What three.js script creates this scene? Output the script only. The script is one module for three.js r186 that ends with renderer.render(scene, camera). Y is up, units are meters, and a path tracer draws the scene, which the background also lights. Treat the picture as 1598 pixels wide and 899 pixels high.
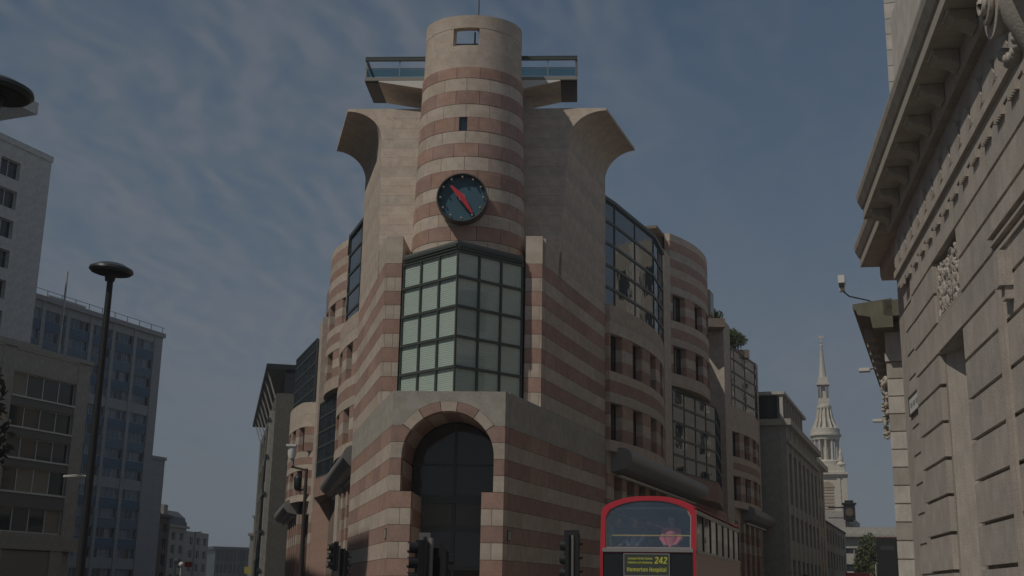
import * as THREE from 'three';
import { mergeGeometries, toCreasedNormals } from 'three/addons/utils/BufferGeometryUtils.js';
import { MarchingCubes } from 'three/addons/objects/MarchingCubes.js';

// ───────────────────────── camera, sky, sun, exposure ─────────────────────────
const D2R = Math.PI / 180;
const scene = new THREE.Scene();
const camera = new THREE.PerspectiveCamera(27.1, 1598 / 899, 0.1, 6000);
camera.position.set(0, 1.6, 0);
camera.rotation.order = 'YXZ';
camera.rotation.set(14.2 * D2R, 0, 1.05 * D2R);

const SUN_AZ = 51.5, SUN_EL = 50, SUN_I = 3.2, SKY_GAIN = 0.87, EXPOSURE = 0.48;
const sunDir = new THREE.Vector3(-Math.sin(SUN_AZ * D2R) * Math.cos(SUN_EL * D2R), Math.sin(SUN_EL * D2R), Math.cos(SUN_AZ * D2R) * Math.cos(SUN_EL * D2R));

// periodic value noise
function rng(seed) { let s = seed >>> 0; return () => { s = (s + 0x6D2B79F5) >>> 0; let t = s; t = Math.imul(t ^ (t >>> 15), t | 1); t ^= t + Math.imul(t ^ (t >>> 7), t | 61); return ((t ^ (t >>> 14)) >>> 0) / 4294967296; }; }
function lattice(n, seed) { const r = rng(seed), a = new Float32Array(n * n); for (let i = 0; i < a.length; i++) a[i] = r(); return a; }
function pnoise(lat, n, x, y) {
  let xi = Math.floor(x), yi = Math.floor(y); const fx = x - xi, fy = y - yi;
  const sx = fx * fx * (3 - 2 * fx), sy = fy * fy * (3 - 2 * fy);
  xi = ((xi % n) + n) % n; yi = ((yi % n) + n) % n; const x1 = (xi + 1) % n, y1 = (yi + 1) % n;
  const a = lat[yi * n + xi], b = lat[yi * n + x1], c = lat[y1 * n + xi], d = lat[y1 * n + x1];
  return a + (b - a) * sx + (c - a) * sy + (a - b - c + d) * sx * sy;
}

// the sky: clear blue over a pale horizon, with combed high cirrus
{
  const W = 3072, H = 1536, data = new Float32Array(W * H * 4);
  const L = lattice(256, 11), L2 = lattice(256, 12), L3 = lattice(256, 13);
  const stops = [[0, .345, .40, .455], [4, .32, .385, .455], [10, .265, .34, .435], [18, .185, .27, .385], [28, .125, .205, .325], [45, .14, .20, .30], [90, .14, .195, .29]];
  for (let j = 0; j < H; j++) {
    const el = ((j + .5) / H - .5) * 180;
    let k = 0; const e = Math.max(0, el); while (k < stops.length - 2 && stops[k + 1][0] < e) k++;
    const A = stops[k], B = stops[k + 1], f = Math.min(1, (e - A[0]) / (B[0] - A[0]));
    const base = [1, 2, 3].map(c => A[c] + (B[c] - A[c]) * f);
    for (let i = 0; i < W; i++) {
      const az = ((i + .5) / W - .5) * 360;
      let r = base[0], g = base[1], b = base[2];
      if (el > 0) {
        const ce = Math.cos(el * D2R), dx = Math.cos(az * D2R) * ce, dz = Math.sin(az * D2R) * ce, dy = Math.sin(el * D2R) + .09;
        const px = dx / dy, pz = dz / dy;                       // cloud layer seen in perspective
        const a = 1.34, qx = px * Math.cos(a) - pz * Math.sin(a), qz = px * Math.sin(a) + pz * Math.cos(a);
        const warp = pnoise(L3, 256, qx * 1.3 + 9, qz * 1.3) * 1.4, w2 = pnoise(L2, 256, qx * 5, qz * 5) * .9;
        const broad = pnoise(L, 256, qx * 1.4 + warp, qz * 6 + warp * 2);
        const comb = pnoise(L2, 256, qx * 4 + warp + w2, qz * 26 + warp * 5 + w2 * 3), fine = pnoise(L, 256, qx * 22 + w2 * 2, qz * 46 + warp * 7);
        const ripple = .5 + .5 * Math.sin(qz * 70 + qx * 16 + w2 * 9 + warp * 12);      // mackerel ripples across the sheet
        const patch = pnoise(L3, 256, px * .7 + 41.5, pz * .7 + 17) * .6 + pnoise(L2, 256, px * 1.9 + 3, pz * 1.9) * .4;
        const mott = pnoise(L3, 256, qx * 17 + w2 * 4, qz * 30 + w2 * 5), mott2 = pnoise(L, 256, qx * 40 + 7, qz * 64 + w2 * 6);
        const s = broad * .30 + comb * .24 + fine * .14 + ripple * comb * .16 + mott * .22 + mott2 * .12;
        let c = Math.max(0, s - .29) * 1.0 * Math.max(.2, Math.min(1, (patch - .12) * 1.9));
        c *= Math.min(1, el / 12); c = Math.min(.5, c);
        r += (.40 - r) * c; g += (.42 - g) * c; b += (.46 - b) * c;
      }
      const o = (j * W + i) * 4; data[o] = r * SKY_GAIN; data[o + 1] = g * SKY_GAIN; data[o + 2] = b * SKY_GAIN; data[o + 3] = 1;
    }
  }
  const t = new THREE.DataTexture(data, W, H, THREE.RGBAFormat, THREE.FloatType);
  t.mapping = THREE.EquirectangularReflectionMapping; t.magFilter = THREE.LinearFilter; t.needsUpdate = true;
  scene.background = t; scene.environment = t;
}
const sun = new THREE.DirectionalLight(new THREE.Color(1, .93, .82), SUN_I);
sun.position.copy(sunDir).multiplyScalar(150).add(new THREE.Vector3(0, 0, -60)); sun.target.position.set(0, 0, -60);
sun.castShadow = true; sun.shadow.mapSize.set(4096, 4096); sun.shadow.camera.left = -110; sun.shadow.camera.right = 110; sun.shadow.camera.top = 110; sun.shadow.camera.bottom = -110; sun.shadow.camera.far = 500;
scene.add(sun, sun.target);
const renderer = new THREE.WebGLRenderer({ antialias: true });
renderer.toneMapping = THREE.LinearToneMapping; renderer.toneMappingExposure = EXPOSURE; renderer.shadowMap.enabled = true;

// ───────────────────────── helpers ─────────────────────────
const V = (x, y, z) => new THREE.Vector3(x, y, z);
const counts = {};
function numbered(n) { const k = counts[n] = (counts[n] ?? -1) + 1; return k ? n + '_' + String(k).padStart(3, '0') : n; }
function fin(g, crease = 0, uvs = 2, ox = 0, oy = 0) {
  g = g.index ? g.toNonIndexed() : g;
  const p = g.attributes.position; let vol = 0;
  const a = V(), b = V(), c = V(), n = V();
  if (crease) g = toCreasedNormals(g, crease); else g.computeVertexNormals();
  const uv = new Float32Array(p.count * 2);
  for (let i = 0; i < p.count; i += 3) {
    a.fromBufferAttribute(p, i); b.fromBufferAttribute(p, i + 1); c.fromBufferAttribute(p, i + 2);
    n.copy(b).sub(a).cross(c.clone().sub(a)); const X = Math.abs(n.x), Y = Math.abs(n.y), Z = Math.abs(n.z);
    [a, b, c].forEach((q, k) => { const u = Y > X && Y > Z ? [q.x, q.z] : X > Z ? [q.z, q.y] : [q.x, q.y]; uv[(i + k) * 2] = u[0] / uvs + ox; uv[(i + k) * 2 + 1] = u[1] / uvs + oy; });
  }
  const out = new THREE.BufferGeometry();
  out.setAttribute('position', g.attributes.position); out.setAttribute('normal', g.attributes.normal); out.setAttribute('uv', new THREE.BufferAttribute(uv, 2));
  return out;
}
function outward(g) {            // turn a closed shell right side out
  g = g.index ? g.toNonIndexed() : g; const p = g.attributes.position, a = V(), b = V(), c = V(); let vol = 0;
  for (let i = 0; i < p.count; i += 3) { a.fromBufferAttribute(p, i); b.fromBufferAttribute(p, i + 1); c.fromBufferAttribute(p, i + 2); vol += a.dot(b.clone().cross(c)); }
  if (vol < 0) for (let i = 0; i < p.count; i += 3) { b.fromBufferAttribute(p, i + 1); c.fromBufferAttribute(p, i + 2); p.setXYZ(i + 1, c.x, c.y, c.z); p.setXYZ(i + 2, b.x, b.y, b.z); }
  return g;
}
const boxCache = new Map();
function boxG(w, h, d, v = 0) {
  const k = [w, h, d].map(q => q.toFixed(3)).join() + v;
  if (!boxCache.has(k)) boxCache.set(k, fin(new THREE.BoxGeometry(w, h, d), 0, 2, v * .37, v * .23));
  return boxCache.get(k);
}
function bx(x0, x1, y0, y1, z0, z1) { const g = new THREE.BoxGeometry(Math.abs(x1 - x0), Math.abs(y1 - y0), Math.abs(z1 - z0)); g.translate((x0 + x1) / 2, (y0 + y1) / 2, (z0 + z1) / 2); return fin(g); }
function bar(a, b, w, d = w) {   // square bar between two points
  const dir = b.clone().sub(a), L = dir.length(), g = new THREE.BoxGeometry(w, L, d);
  g.applyQuaternion(new THREE.Quaternion().setFromUnitVectors(V(0, 1, 0), dir.normalize())); g.translate((a.x + b.x) / 2, (a.y + b.y) / 2, (a.z + b.z) / 2); return fin(g);
}
function rod(a, b, r, r2 = r, seg = 10) {
  const dir = b.clone().sub(a), L = dir.length(), g = new THREE.CylinderGeometry(r2, r, L, seg);
  g.applyQuaternion(new THREE.Quaternion().setFromUnitVectors(V(0, 1, 0), dir.normalize())); g.translate((a.x + b.x) / 2, (a.y + b.y) / 2, (a.z + b.z) / 2); return fin(g, .7);
}
function lathe(pts, seg = 24, at = [0, 0, 0]) { const g = new THREE.LatheGeometry(pts.map(p => new THREE.Vector2(p[0], p[1])), seg); g.translate(...at); return fin(g, .6); }
function prism(poly, y0, y1) {   // plan polygon [x,z] raised from y0 to y1
  const s = new THREE.Shape(poly.map(p => new THREE.Vector2(p[0], -p[1]))), g = new THREE.ExtrudeGeometry(s, { depth: y1 - y0, bevelEnabled: false });
  g.rotateX(-Math.PI / 2); g.translate(0, y0, 0); return fin(outward(g), 0);
}
function strip(outer, inner, y0, y1, crease = .6) {  // wall following a plan line
  const P = [], q = (a, b, c, d) => P.push(...a, ...b, ...c, ...a, ...c, ...d), n = outer.length, f = (p, y) => [p[0], y, p[1]];
  const yy = y => (typeof y === 'function' ? y : () => y), Y0 = yy(y0), Y1 = yy(y1);
  for (let i = 0; i < n - 1; i++) {
    const a = outer[i], b = outer[i + 1], c = inner[i], d = inner[i + 1], a0 = Y0(a), b0 = Y0(b), a1 = Y1(a), b1 = Y1(b);
    q(f(a, a0), f(b, b0), f(b, b1), f(a, a1)); q(f(d, b0), f(c, a0), f(c, a1), f(d, b1));
    q(f(a, a1), f(b, b1), f(d, b1), f(c, a1)); q(f(c, a0), f(d, b0), f(b, b0), f(a, a0));
  }
  const e = (o, i2) => [f(o, Y0(o)), f(o, Y1(o)), f(i2, Y1(o)), f(i2, Y0(o))];
  q(...e(outer[0], inner[0])); q(...e(outer[n - 1], inner[n - 1]).reverse());
  const g = new THREE.BufferGeometry(); g.setAttribute('position', new THREE.Float32BufferAttribute(P, 3));
  return fin(outward(g), crease);
}
function shapeG(pts, depth, holes = [], crease = 0) {
  const s = pts instanceof THREE.Shape ? pts : new THREE.Shape(pts.map(p => new THREE.Vector2(...p)));
  for (const h of holes) s.holes.push(h instanceof THREE.Path ? h : new THREE.Path(h.map(p => new THREE.Vector2(...p))));
  return fin(new THREE.ExtrudeGeometry(s, { depth, bevelEnabled: false, curveSegments: 24 }), crease);
}
function moved(g, x = 0, y = 0, z = 0, ry = 0) { g = g.clone(); if (ry) g.rotateY(ry); g.translate(x, y, z); return g; }
function mesh(name, g, m, parent) {
  const geo = Array.isArray(g) ? (g.length > 1 ? mergeGeometries(g) : g[0]) : g;
  const o = new THREE.Mesh(geo, m); o.name = name; o.castShadow = o.receiveShadow = true; parent.add(o); return o;
}
function part(name, parent) { const o = new THREE.Group(); o.name = name; parent.add(o); return o; }
function thing(name, label, category, pos = [0, 0, 0], turn = 0, group) {
  const o = new THREE.Group(); o.name = numbered(name); o.position.set(...pos); o.rotation.y = turn; o.userData = { label, category }; if (group) o.userData.group = group; scene.add(o); return o;
}
function structure(name, g, m) { const o = mesh(numbered(name), g, m, scene); o.userData.kind = 'structure'; return o; }
function dirv(deg) { return V(Math.sin(deg * D2R), 0, -Math.cos(deg * D2R)); }
function polar(bearing, dist, h = 0) { const d = dirv(bearing).multiplyScalar(dist); return V(d.x, h, d.z); }

// ───────────────────────── materials ─────────────────────────
function dataTex(size, f, srgb) {
  const d = new Uint8Array(size * size * 4);
  for (let j = 0; j < size; j++) for (let i = 0; i < size; i++) { const v = f(i / size, j / size), o = (j * size + i) * 4; const c = Array.isArray(v) ? v : [v, v, v]; for (let k = 0; k < 3; k++) d[o + k] = Math.max(0, Math.min(255, c[k] * 255)); d[o + 3] = 255; }
  const t = new THREE.DataTexture(d, size, size); t.wrapS = t.wrapT = THREE.RepeatWrapping; t.magFilter = THREE.LinearFilter; t.minFilter = THREE.LinearMipmapLinearFilter; t.generateMipmaps = true; if (srgb) t.colorSpace = THREE.SRGBColorSpace; t.needsUpdate = true; return t;
}
const NA = lattice(64, 1), NB = lattice(64, 2), NC = lattice(64, 3), ND = lattice(256, 4);
const fbm = (x, y) => pnoise(NA, 64, x * 4 % 64, y * 4) * .4 + pnoise(NB, 64, x * 16, y * 16) * .3 + pnoise(NC, 64, x * 64, y * 64) * .3;
const per = (n, L, x, y) => pnoise(L, n, x * n, y * n);
const T4 = lattice(4, 21), T8 = lattice(8, 22), T16 = lattice(16, 23), T64 = lattice(64, 24), T128 = lattice(128, 25), T32 = lattice(32, 26);
const stoneTex = dataTex(512, (x, y) => { const v = .84 + .12 * per(8, T8, x, y) + .07 * per(32, T32, x, y) + .09 * per(128, T128, x, y) + .05 * (per(4, T4, x, y) - .5); return [v, v * (.985 + .02 * per(16, T16, x, y)), v * (.97 + .03 * per(8, T8, y, x))]; }, true);
const stoneBump = dataTex(256, (x, y) => .5 * per(128, T128, x, y) + .3 * per(64, T64, x, y) + .2 * per(16, T16, x, y));
const weatherTex = dataTex(512, (x, y) => { // vertical runs of soot and rain on old stone
  const run = per(64, T64, x, y * .0625) * .5 + per(128, T128, x, y * .125) * .3 + per(16, T16, x, y) * .2; const bl = per(8, T8, x, y);
  const v = .79 + .10 * run + .10 * bl + .08 * per(128, T128, y, x); return [v, v * .995, v * .985];
}, true);
const waveBump = dataTex(256, (x, y) => .6 * per(4, T4, x, y) + .3 * per(8, T8, x, y) + .1 * per(16, T16, x, y));
const roadTex = dataTex(512, (x, y) => { const v = .7 + .18 * per(128, T128, x, y) + .12 * per(8, T8, x, y); return v; }, true);
const blindTex = dataTex(256, (x, y) => { const s = (y * 24) % 1; return .90 + .06 * per(4, T4, x, y) + (s < .22 ? -.09 : 0) + .03 * per(64, T64, x, y); }, true);
const blindBump = dataTex(256, (x, y) => { const s = (y * 24) % 1; return s < .22 ? 0 : .4 + .6 * s; });
const carveBump = dataTex(512, (x, y) => { // carved relief in the frieze: strokes of many figures
  const cx = x * 12, cy = y * 4, ix = Math.floor(cx), iy = Math.floor(cy), r = T16[(ix * 7 + iy * 3) % 256], fx = cx - ix, fy = cy - iy;
  const st = (Math.abs(fx - .3 - .4 * r) < .07 && fy > .15 && fy < .85) || (Math.abs(fy - .3 - .4 * r) < .09 && fx > .15 && fx < .2 + .7 * r) ? 0 : 1; return .6 * st + .4 * per(64, T64, x, y);
});
const M = {};
function std(name, rgb, rough, o = {}) { const m = new THREE.MeshStandardMaterial({ roughness: rough, ...o }); m.color.setRGB(...rgb); m.name = name; return M[name] = m; }
function phys(name, rgb, rough, o = {}) { const m = new THREE.MeshPhysicalMaterial({ roughness: rough, ...o }); m.color.setRGB(...rgb); m.name = name; return M[name] = m; }
const stoneOpt = { map: stoneTex, bumpMap: stoneBump, bumpScale: .004 };
const tint = (c, k, w = 0) => [c[0] * k * (1 + w), c[1] * k, c[2] * k * (1 - w)];
const BEIGE = [.59, .50, .425], RED = [.435, .285, .235], GREY = [.46, .435, .385];
const beige = [.96, 1.05, 1.0, .90].map((k, i) => std('beige' + i, tint(BEIGE, k, (i - 1.5) * .015), .85, stoneOpt));
const red = [1, .90, 1.09, .95].map((k, i) => std('red' + i, tint(RED, k, (i - 1.5) * .02), .85, stoneOpt));
const grey = [1, .95].map((k, i) => std('grey' + i, tint(GREY, k), .85, { ...stoneOpt, bumpMap: carveBump, bumpScale: .012 }));
std('greyPlain', GREY, .85, stoneOpt);
std('mortar', [.26, .215, .18], .95, stoneOpt);
std('frame', [.085, .10, .093], .45, { metalness: .2 });
std('blackMetal', [.018, .018, .02], .5);
std('canopy', [.29, .28, .27], .5, { metalness: .2 });
std('white', [.74, .73, .69], .6);
std('offwhite', [.60, .59, .56], .75, { map: weatherTex });
phys('darkGlass', [.018, .024, .024], .03, { ior: 2.0, bumpMap: waveBump, bumpScale: .006, specularIntensity: 1 });
phys('deepGlass', [.065, .064, .06], .05, { ior: 1.55, bumpMap: waveBump, bumpScale: .008 });
phys('mirrorGlass', [.03, .04, .042], .02, { ior: 2.6, bumpMap: waveBump, bumpScale: .004 });
phys('farGlass', [.03, .035, .04], .08, { ior: 1.6 });
phys('clearGlass', [.95, .99, .975], .02, { transmission: 1, thickness: 0, ior: 1.5, bumpMap: waveBump, bumpScale: .003 });
phys('busGlass', [.96, .98, .98], .02, { transmission: 1, thickness: 0, ior: 2.3 });
phys('busSideGlass', [.45, .5, .5], .03, { transmission: 1, thickness: 0, ior: 1.3 });
phys('railGlass', [.55, .68, .68], .02, { transmission: 1, thickness: 0, ior: 1.5 });
std('blind', [.84, .87, .83], .8, { map: blindTex, bumpMap: blindBump, bumpScale: .02 });
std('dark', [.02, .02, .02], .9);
std('room', [.05, .048, .045], .9);
std('portland', [.54, .50, .44], .88, { map: weatherTex, bumpMap: stoneBump, bumpScale: .004 });
std('portlandLight', [.74, .70, .645], .88, { map: weatherTex, bumpMap: stoneBump, bumpScale: .004 });
std('portlandDirty', [.40, .37, .33], .9, { map: weatherTex });
std('asphalt', [.145, .138, .125], .93, { map: roadTex });
std('paving', [.42, .39, .35], .9, { map: roadTex });
std('kerb', [.30, .29, .27], .85, { map: stoneTex });
std('whiteLine', [.7, .7, .68], .7);

// ───────────────────────── ground ─────────────────────────
{
  const g = new THREE.PlaneGeometry(5000, 5000); g.rotateX(-Math.PI / 2); const f = fin(g, 0, 3); structure('ground', f, M.asphalt);
}
// ───────────────────────── the striped wedge building ─────────────────────────
const AX = 3.3, PHI = 16.6 * D2R, O = V(-2.365, 0, -46.127);
const lat = dirv(AX + 90), axd = dirv(AX);
const toWorld = (t, s, y = 0) => V(O.x + lat.x * t + axd.x * s, y, O.z + lat.z * t + axd.z * s);
const hw = s => 2.2 + Math.tan(PHI) * s;
// point of a flank: u metres along it from the front corner, off metres out towards its street
const flank = (side, u, off = 0) => { if (side < 0 && u > 14.61 && u < 52.95) off -= u > 29.91 && u < 49 ? 1.35 : .8; return [side * (2.2 + u * Math.sin(PHI) + off * Math.cos(PHI)), -(u * Math.cos(PHI) - off * Math.sin(PHI))]; };
const flankTurn = side => side * (Math.PI / 2 - PHI);
const B = thing('wedge_building', 'pink and beige striped stone wedge building with a round clock tower at its prow', 'building', [O.x, 0, O.z], -AX * D2R);
const pick = (() => { const r = rng(77); return a => a[Math.floor(r() * a.length)]; })();
const rr = rng(5);

function flankBlock(parent, name, side, u0, u1, y0, y1, m, thick = .32, proud = 0, gap = .016) {
  const w = u1 - u0 - gap, h = y1 - y0 - gap, o = mesh(name, boxG(w, h, thick, Math.floor(rr() * 3)), m, parent);
  const p = flank(side, (u0 + u1) / 2, proud - thick / 2); o.position.set(p[0], (y0 + y1) / 2, p[1]); o.rotation.y = flankTurn(side); return o;
}
const CH = .627;
{ // the entrance block with its arch
  const e = part('entrance_block', B), R = 1.78, cy = 6.53, R2 = 2.16;
  const bounds = []; for (let k = 0; k <= 12; k++) bounds.push(7.73 - .63 * k); bounds.push(0);
  for (let k = 0; k < bounds.length - 1; k++) {
    const y1 = bounds[k], y0 = bounds[k + 1], mats = k % 2 ? beige : red;
    for (const sd of [-1, 1]) {
      if (k < 4) { // beside the arch: cut to its curve
        const pts = [[2.2, y0], [2.2, y1]]; const N = 6; for (let i = 0; i <= N; i++) { const y = y1 + (y0 - y1) * i / N; pts.push([Math.max(1.2, Math.sqrt(Math.max(0, R * R - Math.max(0, y - cy) ** 2))), y]); }
        const up = k === 0 ? pts.map(([x, y], i) => i >= 2 && y > 7.6 ? [1.46, 7.55] : [x, y]).filter((p, i, q) => !(i > 2 && p[1] === 7.55 && q[i - 1][1] === 7.55)).flatMap((p, i) => i === 1 ? [p, [1.775, y1 + .03]] : [p]) : pts;
        const g = shapeG(up.map(([x, y]) => [sd * (x - (x > 2.1 ? .0 : -.008)), y + (y === y1 ? -.008 : y === y0 ? .008 : 0)]), .5);
        const o = mesh('stone_block', moved(outwardFin(g), 0, 0, -.5), pick(mats), e);
      } else {
        const cuts = k % 2 ? [1.34, 1.76, 2.2] : [1.34, 2.2];
        for (let i = 0; i < cuts.length - 1; i++) { const w = cuts[i + 1] - cuts[i] - .014, o = mesh('stone_block', boxG(w, y1 - y0 - .016, .5, i), pick(mats), e); o.position.set(sd * (cuts[i] + cuts[i + 1]) / 2, (y0 + y1) / 2, -.25); }
      }
      // flank stones of this course
      let u = .52; const first = k % 2 ? 2.1 : 3.0; flankBlock(e, 'stone_block', sd, .012, .5, y0, y1, pick(mats), .3, .0); 
      let nxt = first; while (u < 14.5) { const v = Math.min(14.6, nxt); flankBlock(e, 'stone_block', sd, u, v, y0, y1, pick(mats)); u = v; nxt = v + (k % 2 ? 2.55 : 2.5); if (14.6 - nxt < .9) nxt = 14.6; }
    }
  }
  function outwardFin(g) { return fin(outward(g)); }
  // voussoirs
  const a = [35, 57, 80.7, 99.3, 123, 145];
  for (let i = 0; i < 5; i++) {
    const p = [], a0 = a[i] * D2R + .006, a1 = a[i + 1] * D2R - .006, N = 8;
    for (let j = 0; j <= N; j++) { const t = a0 + (a1 - a0) * j / N; p.push([R * Math.cos(t), cy + R * Math.sin(t)]); }
    for (let j = N; j >= 0; j--) { const t = a0 + (a1 - a0) * j / N; p.push([R2 * Math.cos(t), cy + R2 * Math.sin(t)]); }
    mesh('voussoir', moved(shapeG(p, .5, [], .4), 0, 0, -.488), (i % 2 ? red : beige)[i % 3], e);
  }
  // arch reveal (intrados) in alternating stones, 3.4 m deep
  const nI = 9; for (let i = 0; i < nI; i++) {
    const a0 = (i * 180 / nI) * D2R + .004, a1 = ((i + 1) * 180 / nI) * D2R - .004, out = [], N = 5;
    for (let j = 0; j <= N; j++) { const t = a0 + (a1 - a0) * j / N; out.push([R * 1.003 * Math.cos(t), cy + R * 1.003 * Math.sin(t)]); }
    for (let j = N; j >= 0; j--) { const t = a0 + (a1 - a0) * j / N; out.push([(R + .3) * Math.cos(t), cy + (R + .3) * Math.sin(t)]); }
    mesh('reveal_stone', moved(shapeG(out, 2.9, [], .4), 0, 0, -3.41), (i % 2 ? beige : red)[i % 4], e);
  }
  for (const sd of [-1, 1]) for (let k = 0; k < 11; k++) { const y1 = 6.47 - .63 * k, y0 = Math.max(0, y1 - .63); if (y1 <= 0) break; const x = k < 2 ? R : 1.34; const o = mesh('reveal_stone', boxG(.3, y1 - y0 - .014, 2.9, k % 3), pick(k % 2 ? red : beige), e); o.position.set(sd * (x + .152), (y0 + y1) / 2, -1.96); }
  // grey frieze above the arch: three slabs
  const fr = (x0, x1, j0, j1) => { const p = []; const N = 12; for (let i = 0; i <= N; i++) { const t = j0 + (j1 - j0) * i / N; p.push([(R2 + .012) * Math.cos(t), cy + (R2 + .012) * Math.sin(t)]); } return p; };
  const c1 = 62 * D2R, c2 = 118 * D2R, rim = 33.5 * D2R;
  mesh('frieze_slab', moved(shapeG([[2.2, 7.74], [2.2, 9.08], [1.26, 9.08], ...fr(0, 0, c1, rim), ], .5), 0, 0, -.5), M.greyPlain, e);
  mesh('frieze_slab', moved(shapeG([[1.25, 9.08], [-1.25, 9.08], ...fr(0, 0, c2, c1)], .5), 0, 0, -.5), M.greyPlain, e);
  mesh('frieze_slab', moved(shapeG([[-1.26, 9.08], [-2.2, 9.08], [-2.2, 7.74], ...fr(0, 0, Math.PI - rim, c2)], .5), 0, 0, -.5), M.greyPlain, e);
  for (const sd of [-1, 1]) { flankBlock(e, 'frieze_slab', sd, .012, .5, 7.73, 9.09, M.greyPlain, .3); for (let i = 0; i < 6; i++) flankBlock(e, 'frieze_slab', sd, .5 + i * 2.35, .5 + (i + 1) * 2.35, 7.73, 9.12, grey[i % 2], .32, .004, .01); }
  // backing and the dark entrance
  for (const sd of [-1, 1]) mesh('wall_core', prism([[sd * 2.05, -.45], [sd * (hw(3.5) - .33), -3.5], [sd * 2.05, -3.5]], 0, 9.0), M.mortar, e);
  mesh('wall_core', prism([[-2.05, -.49], [2.05, -.49], [2.05, -3.4], [-2.05, -3.4]], 8.84, 9.0), M.mortar, e);
  mesh('wall_core', prism([[-hw(3.5) + .33, -3.5], [hw(3.5) - .33, -3.5], [hw(14) - .33, -14.2], [-hw(14) + .33, -14.2]], 0, 9.0), M.mortar, e);
  for (const sd of [-1, 1]) mesh('wall_core', [bx(sd * 1.65, sd * 2.06, 0, 5.0, -.5, -3.4), bx(sd * 2.0, sd * 2.06, 5.0, 7.7, -.5, -3.4)], M.mortar, e);
  // glazed fan-light and doors inside the arch
  const d = part('entrance_screen', B), z = -3.2;
  for (const sd of [-1, 1]) {
    const p = [[sd * .04, 5.3]]; const N = 14; p.push([sd * (R - .04), 5.3]); for (let i = 0; i <= N; i++) { const t = i / N * Math.PI / 2; p.push([sd * (R - .06) * Math.cos(t), cy + (R - .06) * Math.sin(t)]); } p.push([sd * .04, cy + R - .06]);
    mesh('pane', moved(fin(outward(shapeG(p, .03))), 0, 0, z), M.deepGlass, d);
    mesh('fascia_panel', bx(sd * .06, sd * 1.32, 4.05, 4.98, z, z + .05), std('fascia', [.13, .135, .12], .5), d);
    mesh('pane', bx(sd * .06, sd * 1.32, 2.45, 3.85, z, z + .03), M.deepGlass, d);
    mesh('door', bx(sd * .06, sd * 1.3, 0.02, 2.35, z, z + .05), M.room, d);
  }
  mesh('frame', [bx(-1.78, 1.78, 4.98, 5.3, z - .02, z + .12), bx(-1.34, 1.34, 3.85, 4.05, z - .02, z + .1), bx(-1.34, 1.34, 2.35, 2.45, z - .02, z + .1), bx(-.05, .05, 0, 8.25, z - .02, z + .09), bx(-1.74, 1.74, 6.5, 6.58, z - .02, z + .07)], M.frame, d);
  for (const sd of [-1, 1]) { const pl = part('wall_plaque', B); const p = flank(sd, sd > 0 ? .62 : .36, .02); const q = mesh('plate', bx(-.17, .17, 3.42, 3.82, -.02, .015), M.frame, pl); mesh('notice', bx(-.13, .13, 3.46, 3.78, .016, .022), std('notice' + sd, [.42, .42, .38], .5), pl); pl.position.set(p[0], 0, p[1]); pl.rotation.y = flankTurn(sd); }
}
{ // upper prow: two striped piers and flanks beside the glass bay
  const e = part('upper_prow', B), S0 = 4.18, U0 = 4.36, yb = []; for (let k = 0; k <= 10; k++) yb.push(15.39 - CH * k);
  for (const sd of [-1, 1]) {
    for (let k = 0; k < 10; k++) {
      const y1 = yb[k], y0 = yb[k + 1], mats = k % 2 ? beige : red, cuts = k % 2 ? [2.7, 2.98, 3.34, 3.44] : [2.7, 3.44];
      for (let i = 0; i < cuts.length - 1; i++) { const o = mesh('stone_block', boxG(cuts[i + 1] - cuts[i] - .012, y1 - y0 - .016, .4, i), pick(mats), e); o.position.set(sd * (cuts[i] + cuts[i + 1]) / 2, (y0 + y1) / 2, -S0 - .2); }
      flankBlock(e, 'stone_block', sd, U0 + .02, U0 + .45, y0, y1, pick(mats), .3);
      let u = U0 + .47, nxt = k % 2 ? 7.4 : 6.3; while (u < 14.5) { const v = Math.min(14.6, nxt); flankBlock(e, 'stone_block', sd, u, v, y0, y1, pick(mats), .32); u = v; nxt = v + 2.6; if (14.6 - nxt < .9) nxt = 14.6; }
    }
    // plain head of the pier and its parapet
    const o = mesh('pier_head', boxG(.73, 1.25, .4, 1), beige[1], e); o.position.set(sd * 3.07, 16.02, -S0 - .2);
    const s1 = 6.5, inn = 2.72; mesh('parapet', prism([[sd * inn, -S0 - .41], [sd * (hw(S0 + .41)), -S0 - .41], [sd * hw(s1 + .3), -s1 - .3], [sd * inn, -s1 - .3]], 15.4, 16.65), beige[0], e);
    mesh('wall_core', prism([[sd * 2.72, -S0 - .35], [sd * (hw(S0 + .35) - .33), -S0 - .35], [sd * (hw(14) - .33), -14.2], [sd * 2.72, -14.2]], 9.0, 15.38), M.mortar, e);
  }
  mesh('wall_core', bx(-2.75, 2.75, 9.0, 15.3, -4.4, -14), M.room, e);
}
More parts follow.
